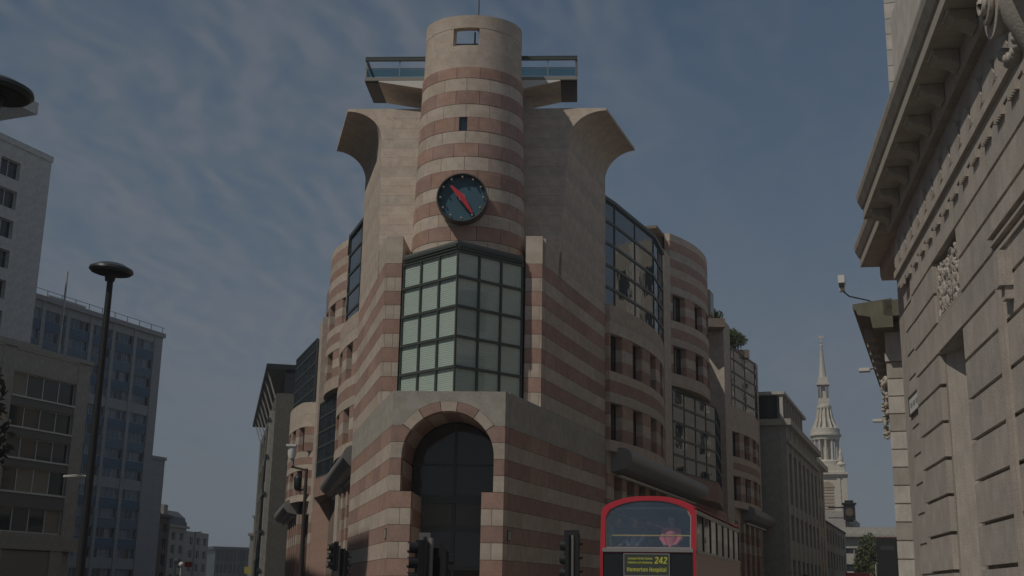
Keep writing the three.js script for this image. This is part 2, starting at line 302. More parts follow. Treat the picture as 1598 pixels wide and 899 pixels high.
{ // battered slab behind the tower, with coved eaves
  const e = part('upper_slab', B), top = 24.3, sf = y => 6.55 + (y - 16.65) * .205, S1 = 14.05, cy0 = 22.6, prj = 1.62;
  const N = 14;
  for (let k = 0; k < N; k++) { // ashlar courses
    const y0 = k === 0 ? 15.4 : 15.4 + (cy0 - 15.4) * k / N + .004, y1 = 15.4 + (cy0 - 15.4) * (k + 1) / N - .004, m = beige[(k * 2 + 1) % 3];
    for (const sd of [-1, 1]) {
      const mk = y => [[sd * hw(sf(y)), y, -sf(y)], [sd * hw(S1), y, -S1], [sd * (hw(S1) - .5), y, -S1], [sd * (hw(sf(y)) - .5), y, -sf(y) - .02]];
      mesh('ashlar_course', loft4(mk(y0), mk(y1)), m, e);
    }
    const mf = y => [[-hw(sf(y)) + .5, y, -sf(y) - .002], [hw(sf(y)) - .5, y, -sf(y) - .002], [hw(sf(y)) - .5, y, -sf(y) - .5], [-hw(sf(y)) + .5, y, -sf(y) - .5]];
    mesh('ashlar_course', loft4(mf(y0), mf(y1)), m, e);
  }
  function loft4(a, b) { const P = [], q = (p, r, s, t) => P.push(...p, ...r, ...s, ...p, ...s, ...t); for (let i = 0; i < 4; i++) { const j = (i + 1) % 4; q(a[i], a[j], b[j], b[i]); } q(b[0], b[1], b[2], b[3]); q(a[3], a[2], a[1], a[0]); const g = new THREE.BufferGeometry(); g.setAttribute('position', new THREE.Float32BufferAttribute(P, 3)); return fin(outward(g)); }
  // cove: quarter ellipse out from the flank wall; front end follows the batter
  for (const sd of [-1, 1]) {
    const prof = [], NP = 14; for (let i = 0; i <= NP; i++) { const a = i / NP * Math.PI / 2; prof.push([prj * (1 - Math.cos(a)), cy0 + (top - .14 - cy0) * Math.sin(a)]); }
    prof.push([prj, top]); prof.push([-.55, top]); prof.push([-.55, cy0]);
    const uf = y => sf(y) / Math.cos(PHI), u1 = 14.6, P = [], q = (p, r, s, t) => P.push(...p, ...r, ...s, ...p, ...s, ...t);
    const at = (u, off, y) => { const c = flank(sd, u, off); return [c[0], y, c[1]]; };
    // front end lies in the battered front plane: s = sf(y) => u cos - off sin = sf
    const F = ([o, y]) => at((sf(y) + o * Math.sin(PHI)) / Math.cos(PHI), o, y), K = ([o, y]) => at(u1 + o * Math.tan(PHI) * 0, o, y);
    for (let i = 0; i < prof.length; i++) { const j = (i + 1) % prof.length; q(F(prof[i]), K(prof[i]), K(prof[j]), F(prof[j])); }
    const tri = THREE.ShapeUtils.triangulateShape(prof.map(p => new THREE.Vector2(...p)), []);
    for (const [a, b, c] of tri) { P.push(...F(prof[a]), ...F(prof[c]), ...F(prof[b])); P.push(...K(prof[a]), ...K(prof[b]), ...K(prof[c])); }
    const g = new THREE.BufferGeometry(); g.setAttribute('position', new THREE.Float32BufferAttribute(P, 3));
    mesh('coved_eaves', fin(outward(g), .5), beige[2], e);
  }
  { const mf = y => [[-hw(sf(y)) + .53, y, -sf(y) - .002], [hw(sf(y)) - .53, y, -sf(y) - .002], [hw(S1) - .5, y, -S1 + .01], [-hw(S1) + .5, y, -S1 + .01]]; for (let k = 0; k < 3; k++) mesh('ashlar_course', loft4(mf(cy0 + .004 + k * .565), mf(cy0 - .004 + (k + 1) * .565)), beige[[1, 2, 0][k]], e); }
  mesh('slab_core', prism([[-hw(sf(cy0)) + .5, -sf(cy0) - .45], [hw(sf(cy0)) - .5, -sf(cy0) - .45], [hw(S1) - .45, -S1 + .02], [-hw(S1) + .45, -S1 + .02]], 15.3, cy0), M.mortar, e);
}
{ // round tower
  const e = part('clock_tower', B), C = 6.1, aOf = y => 2.58 - (y - 16.3) * .0265, K = .97;
  const yb = [24.52, 23.97, 23.35, 22.70, 22.07, 21.40, 20.81, 20.18, 19.53, 18.80, 18.18, 17.53, 16.93, 16.28, 15.5];
  const pt = (a, y, inset = 0) => [(aOf(y) - inset) * Math.sin(a), -(C - (aOf(y) - inset) * K * Math.cos(a))];
  function sector(a0, a1, y0, y1, th, n = 5, in0 = 0) {
    const P = [], q = (p, r, s, t) => P.push(...p, ...r, ...s, ...p, ...s, ...t), f = (a, y, i) => { const c = pt(a, y, i); return [c[0], y, c[1]]; };
    for (let i = 0; i < n; i++) { const b = a0 + (a1 - a0) * i / n, c = a0 + (a1 - a0) * (i + 1) / n; q(f(b, y0, in0), f(c, y0, in0), f(c, y1, in0), f(b, y1, in0)); q(f(c, y0, th), f(b, y0, th), f(b, y1, th), f(c, y1, th)); q(f(b, y1, in0), f(c, y1, in0), f(c, y1, th), f(b, y1, th)); q(f(b, y0, th), f(c, y0, th), f(c, y0, in0), f(b, y0, in0)); }
    q(f(a0, y0, th), f(a0, y0, in0), f(a0, y1, in0), f(a0, y1, th)); q(f(a1, y0, in0), f(a1, y0, th), f(a1, y1, th), f(a1, y1, in0));
    const g = new THREE.BufferGeometry(); g.setAttribute('position', new THREE.Float32BufferAttribute(P, 3)); return fin(outward(g), .6);
  }
  for (let k = 0; k < yb.length - 1; k++) {
    const n = 9, off = k % 2 ? .5 : 0, mats = k % 2 ? beige : red, span = 230 * D2R;
    for (let i = 0; i < n; i++) {
      const a0 = (i + off * .9) / n * span - span / 2, a1 = (i + 1 + off * .9) / n * span - span / 2; if (a0 > 115 * D2R) continue;
      const slot = k === 4;
      if (slot && a0 < -.02 && a1 > -.05) { mesh('tower_stone', sector(a0 + .003, -.145, yb[k + 1] + .008, yb[k] - .008, .3), pick(mats), e); if (a1 > .0) mesh('tower_stone', sector(.01, a1 - .003, yb[k + 1] + .008, yb[k] - .008, .3), pick(mats), e); continue; }
      if (slot && a0 >= -.05 && a0 < .01) { mesh('tower_stone', sector(.01, a1 - .003, yb[k + 1] + .008, yb[k] - .008, .3), pick(mats), e); continue; }
      mesh('tower_stone', sector(a0 + .0035, a1 - .0035, yb[k + 1] + .009, yb[k] - .009, .3, 5, k % 2 ? .012 : 0), pick(mats), e);
    }
  }
  { const w = part('slot_window', B); mesh('pane', bx(-.42, .06, 21.42, 22.06, -3.88, -3.9), M.darkGlass, w); mesh('frame', [bx(-.36, -.32, 21.42, 22.06, -3.87, -3.84), bx(.0, .04, 21.42, 22.06, -3.87, -3.84)], M.frame, w); }
  mesh('tower_shell', sector(-Math.PI, Math.PI, 15.4, 24.5, .5, 40, .28), M.mortar, e);
  mesh('tower_shell', prism(Array.from({ length: 30 }, (_, i) => pt(i / 30 * 2 * Math.PI, 24.4, .3)), 24.3, 24.45), M.mortar, e);
  // plain drum on top with its open window
  const w0 = -.34, w1 = .20, cap = (a0, a1, n) => { // slightly raked rim
    const P = [], q = (p, r, s, t) => P.push(...p, ...r, ...s, ...p, ...s, ...t), f = (a, y, i) => { const c = pt(a, Math.min(y, 26), i + .05); return [c[0], y, c[1]]; }, rim = a => 27.12 + .22 * (1 - Math.cos(a)) * .9;
    for (let i = 0; i < n; i++) { const b = a0 + (a1 - a0) * i / n, c = a0 + (a1 - a0) * (i + 1) / n; q(f(b, 26.5, 0), f(c, 26.5, 0), f(c, rim(c), 0), f(b, rim(b), 0)); q(f(c, 26.5, .35), f(b, 26.5, .35), f(b, rim(b), .35), f(c, rim(c), .35)); q(f(b, rim(b), 0), f(c, rim(c), 0), f(c, rim(c), .35), f(b, rim(b), .35)); q(f(b, 26.5, .35), f(c, 26.5, .35), f(c, 26.5, 0), f(b, 26.5, 0)); }
    const g = new THREE.BufferGeometry(); g.setAttribute('position', new THREE.Float32BufferAttribute(P, 3)); return fin(outward(g), .6);
  };
  const d = part('tower_drum', B);
  mesh('drum_wall', sector(-Math.PI, Math.PI, 24.54, 25.62, .40, 48, .05), beige[2], d);
  mesh('drum_wall', sector(w1, 2 * Math.PI + w0, 25.62, 26.5, .40, 44, .05), beige[2], d);
  mesh('drum_wall', cap(-Math.PI, Math.PI, 48), beige[2], d);
  mesh('handrail', [rod(V(-.9, 26.0, -4.6), V(.7, 26.0, -4.6), .03), rod(V(.18, 25.5, -4.6), V(.18, 26.6, -4.6), .04), bx(.22, .48, 25.5, 25.85, -4.9, -4.7)], M.frame, d);
  mesh('flagpole', [rod(V(.35, 26.5, -4.3), V(.35, 30.5, -4.3), .035, .02)], M.frame, d);
}
{ // clock
  const c = part('clock', B); c.position.set(-.05, 18.05, -3.30);
  std('dial', [.055, .125, .165], .4); std('rim', [.06, .06, .055], .5); std('handRed', [.55, .035, .05], .45); std('brass', [.62, .54, .45], .4);
  const dsk = (r, d, z, n = 48) => { const g = new THREE.CylinderGeometry(r, r, d, n); g.rotateX(Math.PI / 2); g.translate(0, 0, z); return fin(g, .6); };
  mesh('case', [dsk(1.06, .36, -.2)], M.rim, c);
  { const g = new THREE.LatheGeometry([[1.04, -.28], [1.04, .26], [1.06, .28], [1.09, .28], [1.11, .26], [1.11, -.28], [1.04, -.28]].map(p => new THREE.Vector2(...p)), 64); g.rotateX(Math.PI / 2); mesh('rim', fin(g, .6), M.rim, c); }
  mesh('dial', dsk(1.04, .02, -.01), M.dial, c);
  for (let i = 0; i < 12; i++) { const a = i / 12 * 2 * Math.PI, g = new THREE.SphereGeometry(.045, 10, 8); g.scale(1, 1, 1.6); g.translate(.93 * Math.sin(a), .93 * Math.cos(a), .24); mesh('hour_stud', [fin(g, .7), moved(dsk(.022, .24, .12, 8), .93 * Math.sin(a), .93 * Math.cos(a))], M.brass, c); }
  const hand = (a, L, w0, w1, z) => { const s = Math.sin(a), k = Math.cos(a), r = (x, y) => [x * k + y * s, -x * s + y * k]; return moved(shapeG([r(-w0, -.1), r(w0, -.1), r(w0 * 1.05, .1), r(w1, L * .9), r(w1 * .4, L), r(-w1 * .4, L), r(-w1, L * .9), r(-w0 * 1.05, .1)], .03), 0, 0, z); };
  mesh('hub', dsk(.14, .28, .13), M.brass, c);
  mesh('hour_hand', hand(-43 * D2R, .74, .12, .055, .24), M.handRed, c);
  mesh('minute_hand', hand(147 * D2R, .88, .10, .045, .28), M.handRed, c);
}
{ // viewing platform: two cantilevered wings beside the tower
  for (const sd of [-1, 1]) {
    const e = part('viewing_platform', B), T = sd < 0 ? 5.42 : 4.9, T1 = sd < 0 ? 4.75 : 4.1, z0 = -7.5, z1 = -10.1, y = 25.5, f = (t) => sd * t; mesh('bracket', bx(f(2.2), f(2.6), 24.3, y - .3, -8.6, -9.4), beige[1], e);
    const wedge = shapeG([[f(1.6), y], [f(T1), y], [f(T1), y - .06], [f(1.6), y - .62]], Math.abs(z1 - z0)); mesh('soffit', moved(fin(outward(wedge)), 0, 0, z1), beige[1], e);
    mesh('fascia', moved(fin(outward(shapeG([[f(1.6), y - .01], [f(T1 - .02), y - .01], [f(T1 - .02), y - .06], [f(1.6), y - .6]], .03))), 0, 0, z0 + .002), M.white, e);
    mesh('edge_beam', [bx(f(1.6), f(T), y + .001, y + .17, z0 + .04, z1)], std('edgebeam', [.30, .285, .26], .6), e);
    mesh('end_frame', [moved(fin(outward(shapeG([[f(T1 + .005), y], [f(T), y], [f(T), y - .05], [f(T1 + .005), y - .06]], 2.5))), 0, 0, z1)], M.blackMetal, e);
    mesh('handrail', [bx(f(2.0), f(T), y + 1.02, y + 1.14, z0 - .02, z0 + .12), bx(f(2.0), f(T), y + 1.17, y + 1.22, z0 - .02, z0 + .1), bx(f(T - .1), f(T), y + 1.02, y + 1.14, z0 - .021, z1), bx(f(2.0), f(T), y + .62, y + .645, z0 + .02, z0 + .045), bx(f(T - .06), f(T - .04), y + .62, y + .645, z0, z1), bx(f(2.), f(T), y + 1.02, y + 1.12, z1, z1 + .1)], M.frame, e);
    for (const t of [T - .06, (T + 2.05) / 2, 2.12]) mesh('post', bx(f(t) - .025, f(t) + .025, y + .17, y + 1.02, z0 + .0, z0 + .05), M.canopy, e);
    mesh('post', bx(f(T - .06) - .025, f(T - .06) + .025, y + .17, y + 1.02, z1 + .05, z1 + .1), M.canopy, e);
    mesh('glass_panel', bx(f(2.1), f(T - .08), y + .2, y + .6, z0 + .03, z0 + .036), M.railGlass, e);
    mesh('glass_panel', bx(f(T - .052), f(T - .046), y + .2, y + .6, z0 - .06, z1 + .1), M.railGlass, e);
  }
}
{ // V-shaped glass bay over the entrance
  const e = part('glass_bay', B), rows = [9.1, 10.38, 11.64, 12.91, 14.17, 15.26], apex = [0, -1.6], bars = [], caps = [];
  for (const sd of [-1, 1]) {
    const end = [sd * 2.62, -4.02], at = (f, i = 0) => { const nx = -(end[1] - apex[1]), nz = end[0] - apex[0], L = Math.hypot(nx, nz), k = sd; return [apex[0] + (end[0] - apex[0]) * f - i * nx / L * k * (sd > 0 ? 1 : -1) * (sd > 0 ? 1 : -1), apex[1] + (end[1] - apex[1]) * f - i * nz / L * k]; };
    const ang = Math.atan2(-(end[1] - apex[1]), end[0] - apex[0]), L = Math.hypot(end[0], end[1] - apex[1]);
    const put = (name, f0, f1, y0, y1, inset, th, m) => { const w = (f1 - f0) * L, c = at((f0 + f1) / 2, inset), o = mesh(name, boxG(w, y1 - y0, th), m, e); o.position.set(c[0], (y0 + y1) / 2, c[1]); o.rotation.y = ang; return o; };
    const add = (f0, f1, y0, y1, inset, th) => { const c = at((f0 + f1) / 2, inset), g = boxG((f1 - f0) * L, y1 - y0, th).clone(); g.rotateY(ang); g.translate(c[0], (y0 + y1) / 2, c[1]); bars.push(g); };
    for (let r = 0; r < 5; r++) for (let c = 0; c < 3; c++) {
      put('pane', c / 3 + .012, (c + 1) / 3 - .012, rows[r] + .05, rows[r + 1] - .05, .05, .012, M.clearGlass);
      put('blind', c / 3 + .008, (c + 1) / 3 - .008, rows[r] + .02, rows[r + 1] - .02, .11, .02, M.blind);
    }
    for (let r = 0; r < 6; r++) add(0, 1, rows[r] - .055, rows[r] + .055, .035, .09);
    for (let c = 0; c < 4; c++) add(Math.max(0, c / 3 - .011), Math.min(1, c / 3 + .011), 9.1, 15.26, .0365, .08);
    add(0, .97, 15.32, 15.42, .04, .2); add(0, .97, 15.421, 15.54, .0, .22);
    put('room_wall', .05, 1, 9.1, 15.2, .9, .05, M.room);
  }
  mesh('frame', bars, M.frame, e);
  mesh('roof_plate', prism([[0, -1.52], [2.6, -3.94], [2.6, -4.4], [-2.6, -4.4], [-2.6, -3.94]], 15.541, 15.66), std('leadRoof', [.14, .145, .135], .6), e);
}

// flank bays, both streets
function bow(u0, u1, sag, o0 = 0, o1 = 0) { const m = (u0 + u1) / 2, h = (u1 - u0) / 2; return u => o0 + (o1 - o0) * (u - u0) / (u1 - u0) + sag * (1 - ((u - m) / h) ** 2); }
function curve(side, u0, u1, fn, n, dIn = 0) { const a = []; for (let i = 0; i <= n; i++) { const u = u0 + (u1 - u0) * i / n; a.push(flank(side, u, fn(u) - dIn)); } return a; }
function course(parent, side, u0, u1, fn, y0, y1, m, th = .35, n = 14, name = 'stone_course', proud = 0) { return mesh(name, strip(curve(side, u0, u1, fn, n, -proud), curve(side, u0, u1, fn, n, th), y0 + .006, y1 - .006), m, parent); }
function windowRow(parent, side, u0, u1, fn, y0, y1, piers, flip) { // striped piers between dark recessed windows
  const n = 3, h = (y1 - y0) / n;
  for (const [a, b] of piers) for (let k = 0; k < n; k++) course(parent, side, a, b, fn, y0 + k * h, y0 + (k + 1) * h, pick((k + flip) % 2 ? beige : red), .38, 2, 'pier_stone', -.02);
  for (let i = 0; i < piers.length - 1; i++) { const a = piers[i][1], b = piers[i + 1][0]; mesh('pane', strip(curve(side, a, b, fn, 2, .42), curve(side, a, b, fn, 2, .45), y0 + .08, y1 - .02), M.darkGlass, parent); mesh('window_frame', [strip(curve(side, a, b, fn, 1, .36), curve(side, a, b, fn, 1, .415), y0, y0 + .07), strip(curve(side, (a + b) / 2 - .03, (a + b) / 2 + .03, fn, 1, .36), curve(side, (a + b) / 2 - .03, (a + b) / 2 + .03, fn, 1, .415), y0 + .07, y1)], M.frame, parent); }
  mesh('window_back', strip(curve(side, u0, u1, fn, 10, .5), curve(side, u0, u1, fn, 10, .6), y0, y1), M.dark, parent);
}
function glassWall(parent, side, pts, rows, cols, m) { // pts: [u,off] facets; cols: panes per facet
  const bars = [];
  for (let k = 0; k < pts.length - 1; k++) {
    const [ua, oa] = pts[k], [ub, ob] = pts[k + 1], f = u => oa + (ob - oa) * (u - ua) / (ub - ua), n = cols[k];
    for (let c = 0; c < n; c++) for (let r = 0; r < rows.length - 1; r++) { const a = ua + (ub - ua) * c / n, b = ua + (ub - ua) * (c + 1) / n; mesh('pane', strip(curve(side, a + .05, b - .05, f, 1), curve(side, a + .05, b - .05, f, 1, .02), rows[r] + .05, rows[r + 1] - .05), m, parent); }
    for (const y of rows) bars.push(strip(curve(side, ua, ub, f, 1, -.05), curve(side, ua, ub, f, 1, .08), y - .07, y + .07));
    for (let c = 0; c <= n; c++) { const u = ua + (ub - ua) * c / n, w = c % n ? .035 : .05; bars.push(strip(curve(side, u - w, u + w, f, 1, -.035), curve(side, u - w, u + w, f, 1, .07), rows[0], rows[rows.length - 1])); }
    mesh('room_wall', strip(curve(side, ua, ub, f, 1, .09), curve(side, ua, ub, f, 1, .2), rows[0], rows[rows.length - 1]), M.room, parent);
  }
  mesh('frame', bars, M.frame, parent);
}
for (const sd of [-1, 1]) {
  const one = u => 0;
  { // bowed bay next to the prow
    const e = part('bowed_bay', B), f = bow(13.8, 28, 1.05), a = 14.62, b = 27.9;
    windowRow(e, sd, a, b, f, 12.5, 14.45, [[a, a + .12], [16.0, 17.3], [18.7, 20.2], [21.6, 23.0], [24.2, 25.5], [26.6, b]], 0);
    windowRow(e, sd, a, b, f, 9.0, 10.9, [[a, a + .12], [16.0, 17.3], [18.7, 20.2], [21.6, 23.0], [24.2, 25.5], [26.6, b]], 0);
    course(e, sd, a, b, f, 10.9, 11.42, beige[0]); course(e, sd, a, b, f, 11.42, 12.02, red[1]); course(e, sd, a, b, f, 12.02, 12.5, beige[2]);
    course(e, sd, a, b, f, 14.45, 15.1, beige[1]); course(e, sd, a, b, f, 15.1, 15.95, beige[3]); course(e, sd, a, b, f, 8.45, 9.0, beige[2]);
    const gw = part('attic_glazing', B); glassWall(gw, sd, [[15.0, -.35], [16.6, -.03], [23.0, .62], [26.6, .35]], [15.95, 17.15, 18.35, 19.55, 20.75, 21.85], [1, 2, 2], sd > 0 ? M.mirrorGlass : M.darkGlass);
    mesh('eaves', strip([flank(sd, 14.8, -.2), flank(sd, 16.6, .1), flank(sd, 23.05, .75), flank(sd, 26.8, .45)], [flank(sd, 14.8, -2), flank(sd, 16.6, -2), flank(sd, 23.05, -2), flank(sd, 26.8, -2)], 21.85, 22.05, 0), M.frame, gw);
    mesh('roof', prism([flank(sd, 14.6, -.6), flank(sd, 28, -.6), flank(sd, 28, -4), flank(sd, 14.6, -4)], 15.9, 21.9), M.room, gw);
    // ground storey: striped columns and the barrel canopy
    const g = part('ground_colonnade', B), cols = [[14.62, 15.9], [17.5, 18.5], [20.1, 21.1], [22.7, 23.7], [25.3, 26.3], [27.9, 29.6], [31.4, 32.4], [34.2, 36.4]];
    for (const [p, q] of cols) for (let k = 0; k < 12; k++) { const y1 = 7.34 - .63 * k, y0 = Math.max(0, y1 - .63); if (y1 < .1) break; if (sd > 0 && k > 5) { if (k === 6) flankBlock(g, 'column_stone', sd, p, q, 0, y1, beige[0], .9, .1); continue; } flankBlock(g, 'column_stone', sd, p, q, y0, y1, pick(k % 2 ? beige : red), .9, .1); }
    mesh('shop_window', strip([flank(sd, 14.7, -.55), flank(sd, 36.4, -.55)], [flank(sd, 14.7, -.7), flank(sd, 36.4, -.7)], 0, 7.3, 0), M.darkGlass, g);
    mesh('beam', strip([flank(sd, 14.7, .06), flank(sd, 36.4, .06)], [flank(sd, 14.7, -.6), flank(sd, 36.4, -.6)], 7.345, 8.45, 0), beige[3], g);
    const cn = part('barrel_canopy', B), prof = [[-.1, 8.66], [.3, 8.66]]; for (let i = 0; i <= 12; i++) { const t = (1 - i / 12) * Math.PI * .62 - .12 * Math.PI; prof.push([.66 + .5 * Math.cos(t), 8.16 + .5 * Math.sin(t)]); } prof.push([.8, 7.62], [.1, 7.46], [-.1, 7.46]);
    const ext = (u0, u1) => { const P = [], q = (p, r, s, t) => P.push(...p, ...r, ...s, ...p, ...s, ...t), at = (u, [o, y]) => { const c = flank(sd, u, o); return [c[0], y, c[1]]; }; for (let i = 0; i < prof.length; i++) { const j = (i + 1) % prof.length; q(at(u0, prof[i]), at(u1, prof[i]), at(u1, prof[j]), at(u0, prof[j])); } const tri = THREE.ShapeUtils.triangulateShape(prof.map(p => new THREE.Vector2(...p)), []); for (const [x, y, z] of tri) { P.push(...at(u0, prof[x]), ...at(u0, prof[z]), ...at(u0, prof[y])); P.push(...at(u1, prof[x]), ...at(u1, prof[y]), ...at(u1, prof[z])); } const h = new THREE.BufferGeometry(); h.setAttribute('position', new THREE.Float32BufferAttribute(P, 3)); return fin(outward(h), .5); };
    mesh('canopy_shell', ext(15.4, 36.2), M.canopy, cn);
    mesh('canopy_drip', strip([flank(sd, 16.4, .34), flank(sd, 36.0, .34)], [flank(sd, 16.4, .12), flank(sd, 36.0, .12)], 7.3, 7.41, 0), M.white, cn);
    const c3 = part('barrel_canopy', B); prof.forEach(p => { p[1] -= .05; }); mesh('canopy_shell', ext(56.5, 73.5), M.canopy, c3); mesh('canopy_drip', strip([flank(sd, 57.5, .34), flank(sd, 73.2, .34)], [flank(sd, 57.5, .12), flank(sd, 73.2, .12)], 7.25, 7.36, 0), M.white, c3);
  }
  { // pier, drum and the glass wall beneath it
    const e = part('flank_drum', B), f = bow(29.6, 41.2, 1.3), a = 29.9, b = 40.9;
    mesh('pier', prism([flank(sd, 27.9, .12), flank(sd, 29.9, .12), flank(sd, 29.9, -2), flank(sd, 27.9, -2)], 0, 22.6), beige[1], e);
    const P1 = [[a, a + .25], [31.6, 33.0], [34.6, 36.0], [37.5, 38.8], [40.2, b]];
    windowRow(e, sd, a, b, f, 15.05, 16.85, P1, 0); windowRow(e, sd, a, b, f, 18.45, 20.2, P1, 0);
    const st = [[14.45, 15.05, 0], [16.85, 17.35, 0], [17.35, 17.95, 1], [17.95, 18.45, 0], [20.2, 20.75, 0], [20.75, 21.35, 1], [21.35, 21.95, 0], [21.95, 22.5, 1], [22.5, 23.1, 0], [23.1, 23.7, 1], [23.7, 24.2, 0]];
    for (const [y0, y1, c] of st) course(e, sd, a, b, f, y0, y1, pick(c ? red : beige));
    mesh('soffit', prism([...curve(sd, a, b, f, 12), flank(sd, b, -3), flank(sd, a, -3)], 14.25, 14.45), beige[3], e);
    mesh('roof', prism([...curve(sd, 27.9, b, u => f(Math.max(u, a)) - .4, 14), flank(sd, b, -6), flank(sd, 27.9, -6)], 24.0, 24.19), M.mortar, e);
    mesh('wall_core', prism([...curve(sd, a, b, u => f(u) - .62, 8), flank(sd, b, -6), flank(sd, a, -6)], 14.46, 24.0), M.mortar, e);
    const ov = part('oriel_window', B); const oc = flank(sd, 38.6, f(38.6) + .3); mesh('oriel_case', bx(-.75, .75, 20.6, 22.3, -.5, .0), beige[3], ov); mesh('pane', bx(-.6, .6, 20.75, 22.15, .005, .02), M.darkGlass, ov); ov.position.set(oc[0], 0, oc[1]); ov.rotation.y = flankTurn(sd);
    const gw = part('curtain_wall', B); glassWall(gw, sd, [[30.1, .1], [38.8, 1.25], [45.8, .3]], [8.95, 9.98, 11.01, 12.04, 13.07, 14.1], [4, 4], sd > 0 ? M.mirrorGlass : M.darkGlass);
    mesh('sill_band', strip([flank(sd, 30, .2), flank(sd, 38.9, 1.35), flank(sd, 46, .4)], [flank(sd, 30, -.6), flank(sd, 38.9, -.6), flank(sd, 46, -.6)], 7.6, 8.88, 0), red[1], gw);
    mesh('curtain_back', prism([flank(sd, 30, -.1), flank(sd, 38.8, .9), flank(sd, 46, -.1), flank(sd, 46, -3), flank(sd, 30, -3)], 8.9, 14.2), M.room, gw);
    const q = part('recess_wall', B); mesh('wall', strip([flank(sd, 40.5, -2.2), flank(sd, 50, -2.2)], [flank(sd, 40.5, -3), flank(sd, 50, -3)], 7, 22, 0), beige[3], q);
    mesh('wall', strip([flank(sd, 36, 0), flank(sd, 50, 0)], [flank(sd, 36, -.6), flank(sd, 50, -.6)], 0, 7.6, 0), red[2], q);
  }
  { // end block
    const e = part('end_block', B), f = bow(52.5, 66.5, .85, -.1, .1), a = 52.8, b = 66.2;
    mesh('pier', prism([flank(sd, 49.9, .05), flank(sd, 52.9, .05), flank(sd, 52.9, -6), flank(sd, 49.9, -6)], 0, 22.9), beige[0], e);
    mesh('pier', prism([flank(sd, 66.1, .1), flank(sd, 68, .1), flank(sd, 68, -6), flank(sd, 66.1, -6)], 0, 22.4), beige[1], e);
    const P1 = [[a, a + .2], [54.6, 55.8], [57.4, 58.6], [60.2, 61.4], [63.0, 64.2], [65.6, b]];
    windowRow(e, sd, a, b, f, 12.35, 14.35, P1, 0); windowRow(e, sd, a, b, f, 8.85, 10.8, P1, 0);
    for (const [y0, y1, c] of [[8.3, 8.85, 0], [10.8, 11.3, 0], [11.3, 11.85, 1], [11.85, 12.35, 0], [14.35, 15.4, 0], [15.4, 16.4, 0]]) course(e, sd, a, b, f, y0, y1, pick(c ? red : beige));
    const gw = part('attic_glazing', B); glassWall(gw, sd, [[53.0, -.6], [63.5, .45], [66.1, .2]], [16.4, 17.5, 18.6, 19.7, 20.8, 21.7], [3, 1], sd > 0 ? M.mirrorGlass : M.darkGlass);
    mesh('roof', prism([flank(sd, 52.9, -.4), flank(sd, 66.1, -.1), flank(sd, 66.1, -6), flank(sd, 52.9, -6)], 7.4, 21.85), M.room, gw);
    const g = part('ground_colonnade', B);
    for (const [p, q] of [[50, 52.8], [54.2, 55.3], [57, 58.1], [59.8, 60.9], [62.6, 63.7], [65.4, 68]]) for (let k = 0; k < 4; k++) flankBlock(g, 'column_stone', sd, p, q, [0, 4.9, 5.7, 6.5][k], [4.9, 5.7, 6.5, 7.3][k], pick(k % 2 ? beige : red), .6, .1);
    mesh('shop_window', strip([flank(sd, 50, -.4), flank(sd, 68, -.4)], [flank(sd, 50, -.6), flank(sd, 68, -.6)], 0, 7.3, 0), M.darkGlass, g);
    mesh('beam', strip([flank(sd, 50, .0), flank(sd, 68, .0)], [flank(sd, 50, -.6), flank(sd, 68, -.6)], 7.3, 8.3, 0), beige[3], g);
  }
}
{ // the body of the building behind all bays
  const e = part('building_core', B), c = (u, o, sd) => flank(sd, u, o);
  mesh('core_body', prism([c(14.2, -1.2, -1), c(14.2, -1.2, 1), c(68, -1.2, 1), c(68, -1.2, -1)], 0, 14), M.mortar, e);
  mesh('core_body', prism([c(14.3, -3.2, -1), c(14.3, -3.2, 1), c(67.8, -3.2, 1), c(67.8, -3.2, -1)], 14, 21.3), M.mortar, e);
}
// ───────────────────────── generic street architecture ─────────────────────────
// a facade in the x-y plane facing +z: openings cols × rows with real depth, each window a frame with its panes
function gridFacade(b, { x0, x1, y0, y1, cols, rows, pier, spandrel, frame, pane, depth = .3, mull = 2, trans = 0, z = 0, sill = 0, spProud = -.04 }) {
  cols = [...cols].sort((p, q) => p[0] - q[0]); const xs = [x0, ...cols.flat(), x1], ys = [y0, ...rows.flat(), y1];
  for (let i = 0; i < xs.length; i += 2) if (xs[i + 1] - xs[i] > .02) mesh('pier', bx(xs[i], xs[i + 1], y0, y1, z - depth, z), pier, b);
  for (const [a, c] of cols) {
    for (let j = 0; j < ys.length; j += 2) if (ys[j + 1] - ys[j] > .02) { mesh('spandrel', bx(a + .002, c - .002, ys[j], ys[j + 1], z - depth, z + spProud), Array.isArray(spandrel) ? spandrel[(j / 2) % spandrel.length] : spandrel, b); if (sill && j) mesh('sill', bx(a + .004, c - .004, ys[j + 1] - .1, ys[j + 1] + .02, z + spProud, z + spProud + sill), frame, b); }
    for (const [r0, r1] of rows) {
      const w = c - a, g = [bx(a, c, r0 + .02, r0 + .09, z - depth + .02, z - depth + .09), bx(a, c, r1 - .07, r1, z - depth + .02, z - depth + .09)], zf = z - depth;
      for (let k = 0; k <= mull; k++) { const x = a + w * k / mull; g.push(bx(Math.max(a, x - .04), Math.min(c, x + .04), r0 + .09, r1 - .07, zf + .021, zf + .085)); }
      if (trans) g.push(bx(a, c, r0 + (r1 - r0) * trans - .03, r0 + (r1 - r0) * trans + .03, zf + .022, zf + .08));
      const wd = mesh('window', g, frame, b);
      for (let k = 0; k < mull; k++) mesh('pane', bx(a + w * k / mull, a + w * (k + 1) / mull - .004, r0, r1, zf, zf + .018), Array.isArray(pane) ? pane[Math.floor(rr() * pane.length)] : pane, wd);
    }
  }
}
const rep = (n, f) => Array.from({ length: n }, (_, i) => f(i));
